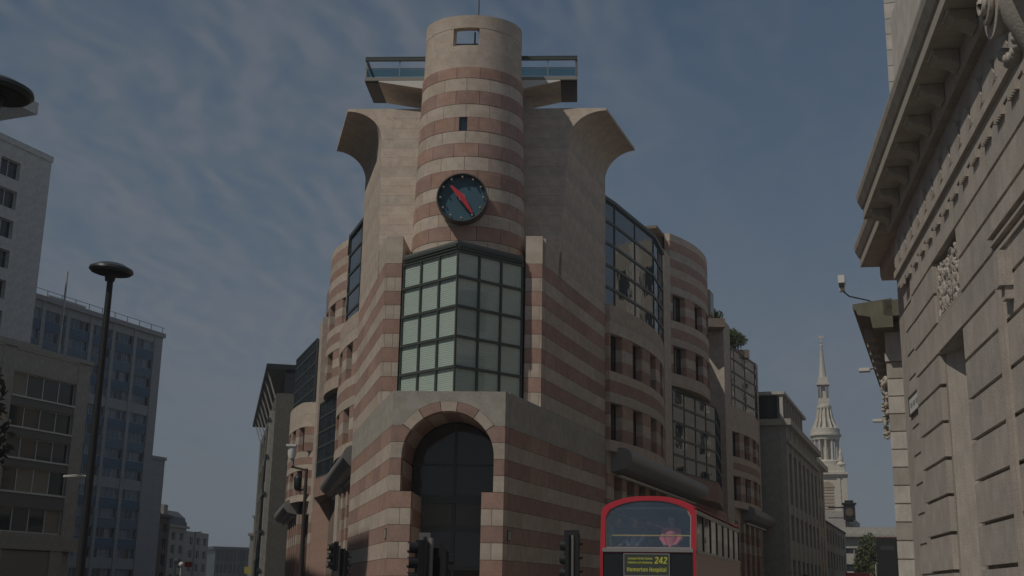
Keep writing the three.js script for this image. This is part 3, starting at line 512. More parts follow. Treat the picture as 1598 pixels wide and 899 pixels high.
// ───────────────────────── rusticated bank on the right ─────────────────────────
{
  const b = thing('bank_building', 'pale rusticated stone bank with deep bracketed cornice and carved panel along the right edge', 'building', [9.600, 0, -28.422], -100 * D2R);
  const L = 17, blk = (u0, u1, y0, y1, z0, m) => mesh('stone_block', bx(u0 + .004, u1 - .004, y0 + .035, y1 - .035, -.3, z0), m, b);
  std('bankA', [0.572, 0.522, 0.471], .9, { map: weatherTex, bumpMap: stoneBump, bumpScale: .006 }); std('bankB', [0.600, 0.544, 0.488], .9, { map: weatherTex, bumpMap: stoneBump, bumpScale: .006 }); std('bankC', [0.539, 0.495, 0.449], .9, { map: weatherTex, bumpMap: stoneBump, bumpScale: .006 });
  const mm = [M.bankA, M.bankB, M.bankC];
  mesh('wall_core', [bx(.02, 4.7, 0, 8.9, -.29, -.02), bx(7.25, L, 0, 8.9, -.29, -.02), bx(4.7, 7.25, 6.42, 8.9, -.29, -.02), bx(-.0, L, 0, 11.6, -6, -.3), bx(.02, 4.66, 0, 2.0, -.28, -.019)], M.portlandDirty, b);
  // corner strip, a little back from the wall
  const q = [9.0, 8.4, 7.82, 7.23, 6.65, 6.07, 5.48, 4.82, 4.14, 3.46, 2.78, 2.1, 1.4, .7, 0];
  for (let i = 0; i < q.length - 1; i++) blk(0, 1.68, q[i + 1], q[i], -.0, mm[i % 3]);
  const j = [8.96, 8.31, 7.67, 7.03, 6.41, 5.77, 5.04, 4.31, 3.59, 2.85, 2.12, 1.4, .7, 0];
  for (let i = 0; i < j.length - 1; i++) {
    const z = .1, e = i % 2 ? 4.62 : 4.66;
    blk(1.72, e, j[i + 1], j[i], z, mm[(i + 1) % 3]);
    let u = 7.25, v = i % 2 ? 8.9 : 8.3; while (u < L - .1) { blk(u, Math.min(L, v), j[i + 1], j[i], z, mm[Math.floor(rr() * 3)]); u = v; v += 1.75; if (L - v < .5) v = L; }
    if (i < 1) blk(e, 7.25, j[i + 1], j[i], z, mm[0]);
  }
  blk(4.66, 7.25, 6.41, 7.03, .1, mm[1]);
  // carved panel: a recess filled with foliage relief
  const cp = part('carved_panel', b); mesh('panel_ground', bx(4.66, 7.25, 7.05, 8.3, -.28, -.02), M.bankB, cp);
  { const r = rng(31), gs = []; for (let i = 0; i < 300; i++) { const g = new THREE.IcosahedronGeometry(.04 + r() * .06, 1); g.scale(.35 + r() * .5, .8 + r() * .8, .55); g.rotateZ(r() * 6); g.translate(4.8 + r() * 2.3, 7.15 + r() * 1.0, -.01 + r() * .02); gs.push(fin(g, .7)); } mesh('relief', gs, M.bankA, cp); mesh('panel_frame', [bx(4.66, 7.25, 7.05, 7.11, -.02, .06), bx(4.66, 4.73, 7.11, 8.3, -.02, .05), bx(7.18, 7.25, 7.11, 8.3, -.02, .05)], M.bankC, cp); }
  // blank window niche with a splayed back
  const ni = part('niche', b); mesh('niche_back', prism([[4.62, -.02], [7.27, -.75], [7.27, -1.0], [4.62, -1.0]].map(([x, z]) => [x, z]), 0, 6.41), M.bankB, ni); mesh('niche_head', bx(4.64, 7.26, 6.4, 6.48, -.9, .05), M.bankC, ni);
  // entablature
  mesh('architrave', [bx(-.02, L, 8.97, 9.2, -.29, .12), bx(-.03, L, 9.2, 9.36, -.29, .19)], M.bankB, b);
  mesh('frieze', bx(-.0, L, 9.36, 10.45, -.29, .06), M.bankC, b);
  { const sh = []; for (let i = 0; i < 15; i++) { const a = -Math.PI / 2 + (i / 14) * Math.PI; sh.push([.42 * Math.sin(a) * (1 + .1 * (i % 2)), .44 * Math.cos(a) * (1 + .1 * (i % 2)) + .06]); } const shell = shapeG([[-.2, -.02], ...sh, [.2, -.02]], .12); for (let i = 0; i < 17; i++) { const o = mesh('frieze_shell', shell, mm[i % 3], b); o.position.set(.45 + i * .95, 9.42, .04); o.scale.y = i % 2 ? 1.0 : 1.25; const d = mesh('guttae', i ? b.getObjectByName('guttae').geometry : [0, 1, 2, 3, 4].map(k => bx(-.22 + k * .1, -.16 + k * .1, 8.80, 8.965, .1, .17)), M.bankB, b); d.position.x = .9 + i * .95; } }
  // cornice
  const cp2 = [[-.29, 10.45], [.22, 10.45], [.26, 10.58], [.26, 10.86], [.80, 10.86], [.80, 11.12], [.84, 11.14], [.93, 11.32], [.955, 11.44], [.955, 11.5], [-.29, 11.6]];
  const cor = (u0, u1, dz) => moved(fin(outward(shapeG(cp2.map(([z, y]) => [-z, y]), u1 - u0, [], .4)).rotateY(Math.PI / 2)), u0, 0, dz);
  mesh('cornice', cor(-.3, L, 0), M.portland, b);
  const mod = shapeG([[-.27, 10.855], [-.68, 10.855], [-.7, 10.76], [-.62, 10.68], [-.45, 10.66], [-.27, 10.55]], .42, [], .3).rotateY(Math.PI / 2);
  for (let i = 0; i < 11; i++) { const o = mesh('cornice_bracket', fin(mod.clone()), M.portland, b); o.position.set(.15 + i * 1.5, 0, 0); mesh('bracket_edge', bx(0, .42, 10.80, 10.858, .685, .73), M.portlandLight, o); }
  mesh('blocking_course', [bx(.6, L, 11.6, 12.1, -.28, .35), bx(.8, L, 12.1, 12.6, -.28, .2), bx(1.0, L, 12.6, 13.1, -.28, .3), bx(1.4, L, 13.1, 15.5, -.28, .1)], M.portlandLight, b);
  // set-back return bay
  mesh('return_bay', bx(-4.6, -.02, 0, 10.6, -6, -.55), M.bankC, b); mesh('cornice', cor(-5.0, -.32, -.42), M.portland, b);
  // engaged column with scrolled capital
  const cl = part('engaged_column', b);   for (const dx of [-.1, 1.15]) { // rolled bolsters of the Ionic capital, axis out from the wall
    const pr = []; for (let k = 0; k <= 30; k++) { const t = k / 30, r = .42 - .12 * Math.sin(t * Math.PI) + .035 * Math.abs(Math.sin(t * Math.PI * 4)); pr.push([r, t * .85]); } pr.push([0, .85]);
    const g = new THREE.LatheGeometry(pr.map(p => new THREE.Vector2(...p)), 28); g.rotateX(Math.PI / 2); g.translate(14.5 + dx, 9.2, .0); mesh('bolster', fin(g, .9), M.bankB, cl);
    const pts = []; for (let k = 0; k < 44; k++) { const a = k / 43 * Math.PI * 5, r = .37 * Math.exp(-a * .12); pts.push(V(14.5 + dx + r * Math.cos(a) * Math.sign(dx), 9.2 + r * Math.sin(a), .86 + .003 * k)); } mesh('volute', fin(new THREE.TubeGeometry(new THREE.CatmullRomCurve3(pts), 90, .045, 7), .8), M.bankA, cl);
  }
  mesh('echinus', lathe([[.38, 9.42], [.46, 9.6], [.6, 9.9], [.62, 10.1], [.5, 10.2]], 24, [15.0, -1.1, .25]), M.bankA, cl); mesh('shaft', lathe([[.44, 0], [.44, 2], [.38, 8.35]], 20, [15.0, 0, .25]), M.bankB, cl);
  { const gs = [], r = rng(8); for (let i = 0; i < 60; i++) { const a = i / 59, g = new THREE.IcosahedronGeometry(.05 + r() * .04, 1); g.translate(13.9 + a * 1.1, 8.75 - .3 * Math.sin(a * Math.PI) + (r() - .5) * .1, .6 + r() * .06); gs.push(fin(g, .7)); } mesh('swag', gs, M.bankA, cl); }
  // window surround at the frame's edge
  const ws = part('window_surround', b); mesh('architrave_frame', [bx(10.3, 10.42, 1, 6.9, .1, .17), bx(10.54, 10.6, 1, 6.9, .1, .15), bx(10.2, 13, 6.9, 6.96, .1, .14), bx(10.15, 13, 7.08, 7.13, .1, .16), bx(10.1, 13, 7.22, 7.27, .1, .19), bx(10.6, 13, .5, .9, .1, .4)], M.bankB, ws); mesh('console', [bx(10.9, 11.2, 6.2, 6.75, .1, .3), bx(10.94, 11.16, 6.0, 6.2, .1, .22)], M.bankA, ws);
  const sp = thing('street_nameplate', 'small framed street name plate screwed to the corner of the rusticated bank', 'sign', [9.600, 0, -28.422], -100 * D2R); mesh('plate', bx(.1, 1.5, 5.82, 6.2, .02, .035), M.white, sp); mesh('plate_frame', [bx(.06, 1.54, 6.2, 6.24, .005, .05), bx(.06, 1.54, 5.78, 5.82, .005, .05), bx(.06, .1, 5.82, 6.2, .005, .05), bx(1.5, 1.54, 5.82, 6.2, .005, .05)], M.frame, sp);
  for (let i = 0; i < 3; i++) mesh('lettering', bx(.25 + i * .4, .25 + i * .4 + .3, 5.95, 6.07, .0352, .037), std('ink' + i, [.34, .35, .36], .6), sp);
}
// the taller stone house behind it, end wall towards us
const K2 = polar(17.72, 38);
{
  const b = thing('stone_house', 'tall pale stone house with banded end wall and lower cornice behind the bank', 'building', [K2.x, 0, K2.z], -19.9 * D2R);
  const lo = []; for (let i = 0; i < 16; i++) { const y0 = i * .54, y1 = y0 + .54; mesh('stone_band', bx(0, 5, y0 + .02, y1 - .02, -.4, 0), i % 3 ? M.portlandLight : M.portland, b); }
  mesh('wall_core', [bx(.02, 5, 0, 10.4, -1.2, -.03), bx(.62, 5, 10.4, 22, -1.2, -.15)], M.portland, b);
  mesh('entablature', [bx(-.03, 5, 8.64, 8.9, -.4, .05), bx(.0, 5, 8.9, 9.55, -.4, .03), bx(.45, .75, 8.7, 9.5, .03, .1), bx(.95, 1.25, 8.7, 9.5, .03, .1)], M.portlandLight, b);
  const prof = [[.3, 9.55], [-.3, 9.55], [-.36, 9.9], [-.72, 9.98], [-.76, 10.1], [-.86, 10.2], [-.86, 10.32], [.3, 10.45]];
  mesh('cornice', moved(shapeG(prof, 62.3), 0, 0, -61.5), std('mossStone', [.22, .215, .16], .95, { map: weatherTex }), b);
  mesh('cornice_end', bx(.0, 5, 9.9, 10.4, -.2, .8), M.mossStone, b);
  for (let i = 0; i < 12; i++) mesh('cornice_bracket', bx(-.66, -.1, 9.6, 9.96, -1.6 - i * 1.4, -1.0 - i * 1.4), M.portlandDirty, b);
  for (let i = 0; i < 22; i++) { const y0 = 10.62 + i * .56; mesh('stone_band', bx(.6, 5, y0 + .012, y0 + .548, -.6, -.1), i % 2 ? M.portlandLight : M.offwhite, b); }
  mesh('string_course', bx(.5, 5, 12.1, 12.25, -.2, .02), M.portlandLight, b);
  { const r = rng(3), gs = []; for (let i = 0; i < 70; i++) { const g = new THREE.IcosahedronGeometry(.035 + r() * .04, 1); g.scale(1, .6 + r() * .9, 1); g.translate(-.02 - r() * .16, 6.3 + i * .027, -.12 - r() * .3); gs.push(fin(g, .7)); } mesh('carved_scroll', gs, M.portland, b); }
  // street side (mirrored in the glass opposite)
  const st = part('street_front', b); st.position.set(.62, 0, -.62); st.rotation.y = -Math.PI / 2;
  gridFacade2(st);
  function gridFacade2(p) { const cols = rep(12, i => [1.8 + i * 5, 4.2 + i * 5]), rows = [[1, 4.5], [6, 8.3], [11.6, 14.3], [15.6, 18]]; const g = [], w = []; const xs = [0, ...cols.flat(), 61]; for (let i = 0; i < xs.length; i += 2) g.push(bx(-xs[i], -xs[i + 1], 0, 21.8, -.5, 0)); for (const [a, c] of cols) { const ys = [0, ...rows.flat(), 21.8]; for (let k = 0; k < ys.length; k += 2) g.push(bx(-a, -c, ys[k], ys[k + 1], -.5, -.02)); for (const [y0, y1] of rows) w.push(bx(-a, -c, y0, y1, -.5, -.42)); } mesh('front_wall', g, M.portlandLight, p); mesh('front_windows', w, M.farGlass, p); mesh('house_body', bx(-.5, -61, 0, 21.7, -14, -.51), M.portland, p); }
  const cam = thing('cctv_camera', 'white security camera on a thin bent arm above the mossy cornice', 'camera', [K2.x, 0, K2.z], -19.9 * D2R);
  mesh('housing', [bx(-1.30, -1.10, 11.2, 11.45, -.3, .15), bx(-1.28, -1.12, 10.97, 11.2, -.2, .05)], M.white, cam); mesh('lens_hood', bx(-1.28, -1.12, 11.07, 11.19, .06, .16), M.blackMetal, cam); mesh('arm', [rod(V(-1.2, 11.0, -.1), V(-1.0, 10.8, -.1), .022), rod(V(-1.0, 10.8, -.1), V(-.4, 10.62, -.1), .022), rod(V(-.4, 10.62, -.1), V(-.1, 10.42, -.1), .02)], M.blackMetal, cam);
  for (const [zz, yy, lab] of [[-9, 9.95, 'upper'], [-17, 9.1, 'lower']]) { const f = thing('floodlight', `${lab} of two pale floodlights jutting out under the mossy cornice`, 'lamp', [K2.x, 0, K2.z], -19.9 * D2R, 'floodlights under the cornice'); mesh('head', bx(-1.35, -.95, yy, yy + .12, zz - .2, zz + .2), M.white, f); mesh('stalk', rod(V(-1.0, yy + .1, zz), V(-.2, yy + .2, zz), .04), M.canopy, f); }
}
{
  const d = dirv(19.9), b = thing('pale_terrace', 'long pale stone terrace running on behind the tall stone house', 'building', [K2.x + d.x * 62, 0, K2.z + d.z * 62], -19.9 * D2R - Math.PI / 2);
  gridFacade(b, { x0: -90, x1: 0, y0: 0, y1: 33, cols: rep(18, i => [-3.6 - i * 5, -1.6 - i * 5]), rows: [[1, 4.4], [6, 8.4], [10, 12.4], [14, 16.2], [18, 20], [23, 26.4], [28, 31]], pier: M.portlandLight, spandrel: M.portlandLight, frame: M.white, pane: M.farGlass, depth: .35, mull: 1, spProud: -.003 });
  mesh('terrace_body', bx(-90, -.5, 0, 32.9, -12, -.36), M.portland, b); for (let i = 0; i < 4; i++) for (let k = 0; k < 7; k++) mesh('end_window', bx(-.5, -.42, 2 + k * 4.3, 4.6 + k * 4.3, -10.6 + i * 2.6, -9.2 + i * 2.6), M.farGlass, b); for (let i = 0; i < 5; i++) mesh('end_pilaster', bx(-.5, 0, 0, 32.8, -11.9 + i * 2.6, -10.75 + i * 2.6), M.portlandLight, b); mesh('cornice', bx(-90, 0, 21.4, 22, .0, .7), M.portlandLight, b);
}
// ───────────────────────── street beyond, right ─────────────────────────
function flankThing(name, label, side, u, off = 0, group) { const p = flank(side, u, off), w = toWorld(p[0], -p[1]); return thing(name, label, 'building', [w.x, 0, w.z], -AX * D2R + flankTurn(side), group); }
std('grimA', [.42, .415, .40], .9, { map: weatherTex }); std('grimB', [.50, .485, .45], .9, { map: weatherTex }); std('slateRoof', [.10, .105, .115], .7);
{ // local x runs along the street away from us on the right
  const b = flankThing('grey_office', 'tall grimy grey stone office with glazed attic beyond the striped building', 1, 68.7, 2.4); b.scale.set(.86, .955, 1);
  gridFacade(b, { x0: 0, x1: 32, y0: 0, y1: 17.6, cols: rep(7, i => [1.6 + i * 4.4, 4.2 + i * 4.4]), rows: [[1, 5], [6.8, 9.2], [10.2, 15.2]], pier: M.grimB, spandrel: M.grimA, frame: M.frame, pane: M.farGlass, depth: .5, mull: 2, trans: .6 });
  mesh('end_wall', bx(0, .4, 0, 17.6, -12, -.502), M.grimA, b); mesh('office_body', bx(.41, 32, 0, 17.5, -12, -.53), M.grimA, b);
  mesh('cornice', [bx(-.5, 32, 17.6, 18.2, -12, .5), bx(-.3, 32, 15.9, 16.2, .0, .25)], M.grimB, b);
  const at = part('attic', b); mesh('attic_room', bx(.6, 20, 18.2, 20.6, -11, -.8), M.farGlass, at); mesh('attic_roof', bx(-.3, 20.6, 20.6, 20.9, -11.5, .0), M.offwhite, at); for (let i = 0; i < 8; i++) mesh('attic_post', bx(-.1 + i * 2.6, .25 + i * 2.6, 18.2, 20.6, -.5, -.2), M.offwhite, at);
  for (const z of [-3.5, -7, -10.5]) mesh('attic_post', bx(-.1, .25, 18.2, 20.6, z, z + .3), M.offwhite, at);
  mesh('roof_storey', bx(20.8, 32, 18.2, 19.4, -11, -1), M.slateRoof, b);
  for (let k = 0; k < 2; k++) mesh('end_window', bx(-.03, -.001, 11 + k * 3.4, 13 + k * 3.4, -6.5, -4.6), M.farGlass, b);
  const b2 = flankThing('terrace_house', 'narrow white-edged house between the grey office and the church steeple', 1, 96.8, 1.7);
  gridFacade(b2, { x0: 0, x1: 14, y0: 0, y1: 16.5, cols: rep(4, i => [1 + i * 3.2, 2.6 + i * 3.2]), rows: [[1, 4.4], [5.8, 8.4], [9.6, 12], [13, 15.2]], pier: M.portland, spandrel: M.portlandDirty, frame: M.white, pane: M.farGlass, depth: .4 }); mesh('house_body', bx(.0, 14, 0, 16.4, -10, -.41), M.portland, b2); mesh('cornice', bx(-.5, 14, 16.5, 17.1, -10, .6), M.portlandLight, b2); for (const x of [1, 4.6, 8]) mesh('balustrade_urn', lathe([[0, 0], [.3, .1], [.18, .4], [.42, .9], [.2, 1.3], [0, 1.5]], 10, [x, 17.1, -.2]), M.portland, b2);
  const b3 = flankThing('dark_terrace', 'low dark terrace with a pitched slate roof just before the church', 1, 111, .9);
  gridFacade(b3, { x0: 0, x1: 40, y0: 0, y1: 11, cols: rep(9, i => [1.2 + i * 4.2, 3.4 + i * 4.2]), rows: [[1, 4], [5.2, 7.4], [8.4, 10.2]], pier: M.grimA, spandrel: M.grimA, frame: M.frame, pane: M.farGlass, depth: .4 }); mesh('terrace_body', bx(0, 40, 0, 11, -10, -.41), M.grimA, b3); mesh('roof', moved(fin(outward(shapeG([[-.3, 11], [4.5, 14.2], [10, 11]], 40))).rotateY(Math.PI / 2), 0, 0, 0), M.slateRoof, b3);
  const b4 = flankThing('slab_office', 'plain blue-grey office end wall behind the church on the right', 1, 190, -2);
  gridFacade(b4, { x0: 0, x1: 40, y0: 0, y1: 17, cols: rep(7, i => [1.5 + i * 5.4, 5 + i * 5.4]), rows: rep(4, i => [1.5 + i * 3.9, 3.8 + i * 3.9]), pier: M.grimB, spandrel: M.grimB, frame: M.frame, pane: M.farGlass, depth: .3 }); mesh('office_body', bx(0, 40, 0, 17, -14, -.31), M.grimB, b4);
  // shop awning
  const aw = flankThing('shop_awning', 'dark shop awning jutting over the pavement below the grey office', 1, 77, 2.5); aw.userData.category = 'awning'; mesh('cover', moved(fin(outward(shapeG([[0, 3.6], [-2.2, 3.0], [-2.2, 2.7], [0, 3.3]], 5))).rotateY(Math.PI / 2), 0, 0, 0), M.blackMetal, aw); mesh('valance', bx(0, 5, 2.5, 2.72, 2.15, 2.2), M.blackMetal, aw);
  const p = flank(1, 134, 1.2), w = toWorld(p[0], -p[1]);
  const ck = thing('hanging_clock', 'ornate black street clock hung from a bracket beside the church', 'clock', [w.x, 2.6, w.z], -14 * D2R); std('clockFace', [.13, .11, .07], .5);
  mesh('case', [bx(.9, 2.5, 9.5, 11.6, -.35, .35), bx(.7, 2.7, 11.6, 11.85, -.5, .5), bx(1.1, 2.3, 11.85, 12.2, -.3, .3), bx(1.2, 2.2, 9.2, 9.5, -.25, .25)], M.blackMetal, ck); mesh('face', moved(fin(new THREE.CylinderGeometry(.55, .55, .05, 20).rotateX(Math.PI / 2), .6), 1.7, 10.55, .37), M.clockFace, ck); mesh('bracket', [bx(-1.2, .9, 11.1, 11.3, -.08, .08), bx(-1.2, .9, 9.7, 9.82, -.08, .08)], M.blackMetal, ck);
}
{ // church steeple
  const P = polar(14.83, 320), b = thing('church_steeple', 'white stone baroque church steeple with colonnaded rotunda and slim obelisk spire', 'church', [P.x, 0, P.z], -15 * D2R);
  std('steeple', [.74, .69, .60], .85, { map: weatherTex }); std('steepleWarm', [.55, .43, .32], .85, { map: weatherTex });
  const S = M.steeple, sq = (r, y0, y1) => bx(-r, r, y0, y1, -r, r), hx = 4.35;
  mesh('tower_shaft', [sq(hx, 0, 21.5), sq(hx + .05, 21.5, 34.8)], S, b); mesh('string_course', [sq(hx + .35, 21.2, 21.8), sq(hx + .35, 12, 12.5)], S, b);
  mesh('corner_pilaster', [-1, 1].flatMap(x => [bx(x * 4.45 - .5, x * 4.45 + .5, 22, 34.6, hx, hx + .35), bx(x * 2.9 - .45, x * 2.9 + .45, 22, 34.6, hx, hx + .3), bx(hx, hx + .35, 22, 34.6, x * 4 - .5, x * 4 + .5)]), S, b);
  const bw = part('belfry_window', b); mesh('louvres', rep(9, i => bx(-1.5, 1.5, 24 + i * .9, 24.5 + i * .9, hx + .06, hx + .2)), M.steepleWarm, bw); mesh('arch_head', moved(shapeG(rep(13, i => [1.7 * Math.cos(i / 12 * Math.PI), 1.7 * Math.sin(i / 12 * Math.PI)]), .25), 0, 32, hx + .03), M.steepleWarm, bw);
  mesh('entablature', [sq(hx + .5, 34.8, 35.6), sq(hx + 1.0, 35.6, 36.2), sq(hx + .2, 36.2, 38.2)], S, b);
  for (const x of [-1, 1]) for (const z of [-1, 1]) mesh('corner_scroll', lathe([[1.1, 0], [1.2, .5], [.6, 1.2], [.75, 2], [.4, 3.2], [.5, 4], [.2, 4.8], [0, 5.4]], 10, [x * 3.7, 38.1, z * 3.7]), S, b);
  mesh('rotunda_base', lathe([[0, 38.2], [3.9, 38.2], [3.9, 39.6], [3.6, 40.0], [0, 40.0]], 28), S, b); mesh('rotunda_core', lathe([[2.1, 40], [2.1, 46]], 20), S, b);
  for (let i = 0; i < 12; i++) { const a = i / 12 * 2 * Math.PI; mesh('column', lathe([[.36, 40], [.33, 45.6], [.48, 45.8], [.48, 46]], 10, [3.2 * Math.sin(a), 0, 3.2 * Math.cos(a)]), S, b); }
  mesh('rotunda_cornice', lathe([[0, 46], [3.7, 46], [3.8, 46.8], [4.25, 47.1], [4.25, 47.6], [3.9, 47.7], [3.9, 49.2], [3.3, 49.4], [0, 49.4]], 28), S, b);
  for (let i = 0; i < 12; i++) { const a = i / 12 * 2 * Math.PI, f = (r, y) => V(r * Math.sin(a), y, r * Math.cos(a)); mesh('flying_scroll', [bar(f(3.3, 49.2), f(2.2, 52), .5), bar(f(2.2, 52), f(1.7, 55.4), .45)], S, b); }
  mesh('lantern_base', lathe([[0, 49.4], [2.2, 49.4], [1.5, 55], [2.0, 55.4], [2.0, 56], [1.8, 56.2], [0, 56.2]], 20), S, b);
  mesh('lantern_base', sq(1.45, 56.2, 58.2), S, b); std('darkStone', [.22, .18, .14], .8);
  for (const x of [-1, 1]) for (const z of [-1, 1]) mesh('lantern_column', bx(x * 1.1 - .3, x * 1.1 + .3, 58.2, 62.2, z * 1.1 - .3, z * 1.1 + .3), M.darkStone, b);
  mesh('lantern_core', sq(.6, 58.2, 62.2), S, b); mesh('lantern_cornice', [sq(1.7, 62.2, 62.8), sq(1.25, 62.8, 64.6)], S, b);
  mesh('spire', lathe([[1.0, 64.6], [.95, 65], [.28, 74.0], [.4, 74.3], [0, 75]], 8), S, b); mesh('weathervane', [rod(V(0, 74.5, 0), V(0, 77.5, 0), .1), bx(-.7, .7, 76.6, 77.2, -.06, .06), lathe([[0, 74.8], [.4, 75.2], [0, 75.6]], 10)], M.brass, b);
  b.scale.set(.95, .885, .95);
}
// ───────────────────────── left: offices ─────────────────────────
function placed(name, label, bearing, dist, heading, group, cat = 'building') { const p = polar(bearing, dist); return thing(name, label, cat, [p.x, 0, p.z], (90 - heading) * D2R, group); } // local +x runs along 'heading', +z faces right/near
// local x axis = dirv(heading): rotation.y = 90-heading
{
  std('concrete', [.50, .47, .41], .9, { map: weatherTex }); std('spDark', [.20, .19, .165], .7); std('blindPane', [.30, .27, .20], .6); std('paneB', [.12, .115, .10], .3);
  phys('officePane', [.05, .055, .05], .08, { ior: 1.6 });
  const b = placed('grey_office', 'low grey concrete office with dark spandrels at the lower left', -19.55, 115, 22);
  gridFacade(b, { x0: -40, x1: 0, y0: 4.2, y1: 20.9, cols: rep(4, i => [-9.2 - i * 9, -1.6 - i * 9]), rows: [[5.6, 7.7], [8.9, 11.0], [11.7, 13.5], [14.3, 16.1], [16.9, 18.9]], pier: M.concrete, spandrel: [M.concrete, M.spDark, M.spDark, M.spDark, M.spDark, M.concrete], frame: M.white, pane: [M.officePane, M.officePane, M.blindPane, M.paneB], depth: .35, mull: 4, sill: .1 });
  mesh('fascia', bx(-40, .3, 4.2, 5.4, .0, .4), M.concrete, b); mesh('office_body', bx(-40, 0, 0, 20.8, -18, -.36), M.concrete, b); mesh('shopfront', [bx(-8.5, -3, .1, 4.1, -.36, .2)], M.blindPane, b); mesh('shop_pier', bx(-3, -1.5, 0, 4.2, -.36, .3), M.concrete, b); mesh('shop_pier', bx(-10.5, -8.5, 0, 4.2, -.36, .3), M.concrete, b); mesh('shopfront', bx(-40, -10.6, 0, 4.1, -.36, .1), M.dark, b);
  mesh('roof_kerb', [bx(-40, .2, 20.9, 21.25, -.6, .15), bx(-20, -6, 21.25, 21.6, -3, -.4)], M.concrete, b);
  const lm = thing('roof_mast', 'slim pale mast rising from the low grey office roof', 'mast', [b.position.x, 0, b.position.z], b.rotation.y); mesh('pole', rod(V(-2.2, 21.2, -2), V(-2.2, 29.5, -2), .12, .08), M.offwhite, lm);
}
{
  std('bluePanel', [.085, .14, .21], .5, { map: stoneTex }); std('bluePanelB', [.13, .18, .23], .5, { map: stoneTex }); std('concreteB', [.44, .445, .44], .9, { map: weatherTex });
  phys('bluePane', [.09, .125, .17], .08, { ior: 1.6 }); std('bluePaneB', [.22, .26, .30], .4);
  const b = placed('blue_tower', 'tall slab block with blue panels and concrete ribs on the left', -16.53, 200, 22), n = 13;
  const rows = rep(n, i => [2.2 + i * 2.98, 3.7 + i * 2.98]);
  gridFacade(b, { x0: -45, x1: 0, y0: 0, y1: 40.6, cols: rep(9, i => [-6.3 - i * 5, -2.0 - i * 5]), rows, pier: M.concreteB, spandrel: [M.bluePanel, M.concreteB, M.bluePanel, M.bluePanelB], frame: M.offwhite, pane: [M.bluePane, M.bluePane, M.bluePaneB, M.farGlass], depth: .4, mull: 4, spProud: -.12 });
  mesh('side_wall', bx(-45, 0, 0, 40.6, -14, -.41), M.concreteB, b); mesh('roof_edge', bx(-45, .3, 40.6, 41.3, -14.3, .3), M.concreteB, b);
  mesh('roof_plant', [bx(-22, -14, 41.3, 43, -10, -4), bx(-30, -26, 41.3, 42.4, -9, -3)], M.concreteB, b);
  mesh('roof_rail', [...rep(16, i => bx(-44 + i * 2.9, -43.92 + i * 2.9, 41.3, 42.2, .1, .18)), bx(-44, 0, 42.14, 42.2, .1, .18)], M.frame, b);
  const lo = placed('low_annexe', 'dark narrow annexe against the right end of the blue slab block', -16.4, 206, 22); mesh('wall', bx(-2, 2.6, 0, 21.5, -6, 0), M.concreteB, lo); mesh('coping', bx(-2.1, 2.8, 21.5, 22, -6.2, .2), M.concreteB, lo);
}
{
  std('whiteTower', [.78, .77, .74], .85, { map: weatherTex });
  const b = placed('white_tower', 'tall white rendered tower with small square windows at the left edge', -22.26, 140, 22);
  gridFacade(b, { x0: -34, x1: 0, y0: 0, y1: 48.2, cols: [[-7.3, -4.5], [-16, -13.2], [-25, -22.2]], rows: rep(14, i => [.9 + i * 3.35, 2.95 + i * 3.35]), pier: M.whiteTower, spandrel: M.whiteTower, frame: M.white, pane: M.officePane, depth: .5, mull: 2, spProud: -.003 });
  mesh('tower_body', bx(-34, 0, 0, 48.1, -14, -.51), M.whiteTower, b); mesh('parapet', bx(-34.1, .12, 48.2, 48.9, -14, .12), M.whiteTower, b);
  const ph = part('penthouse', b); mesh('room', bx(-34, -8.6, 48.9, 52.6, -12, -1.5), M.grimA, ph); mesh('roof_slab', bx(-36, -3.6, 52.6, 54, -14, .6), M.whiteTower, ph); for (const x of [-8.6, -14, -20]) mesh('column', bx(x - .4, x + .4, 48.9, 52.6, -1.3, -.5), M.grimB, ph);
}
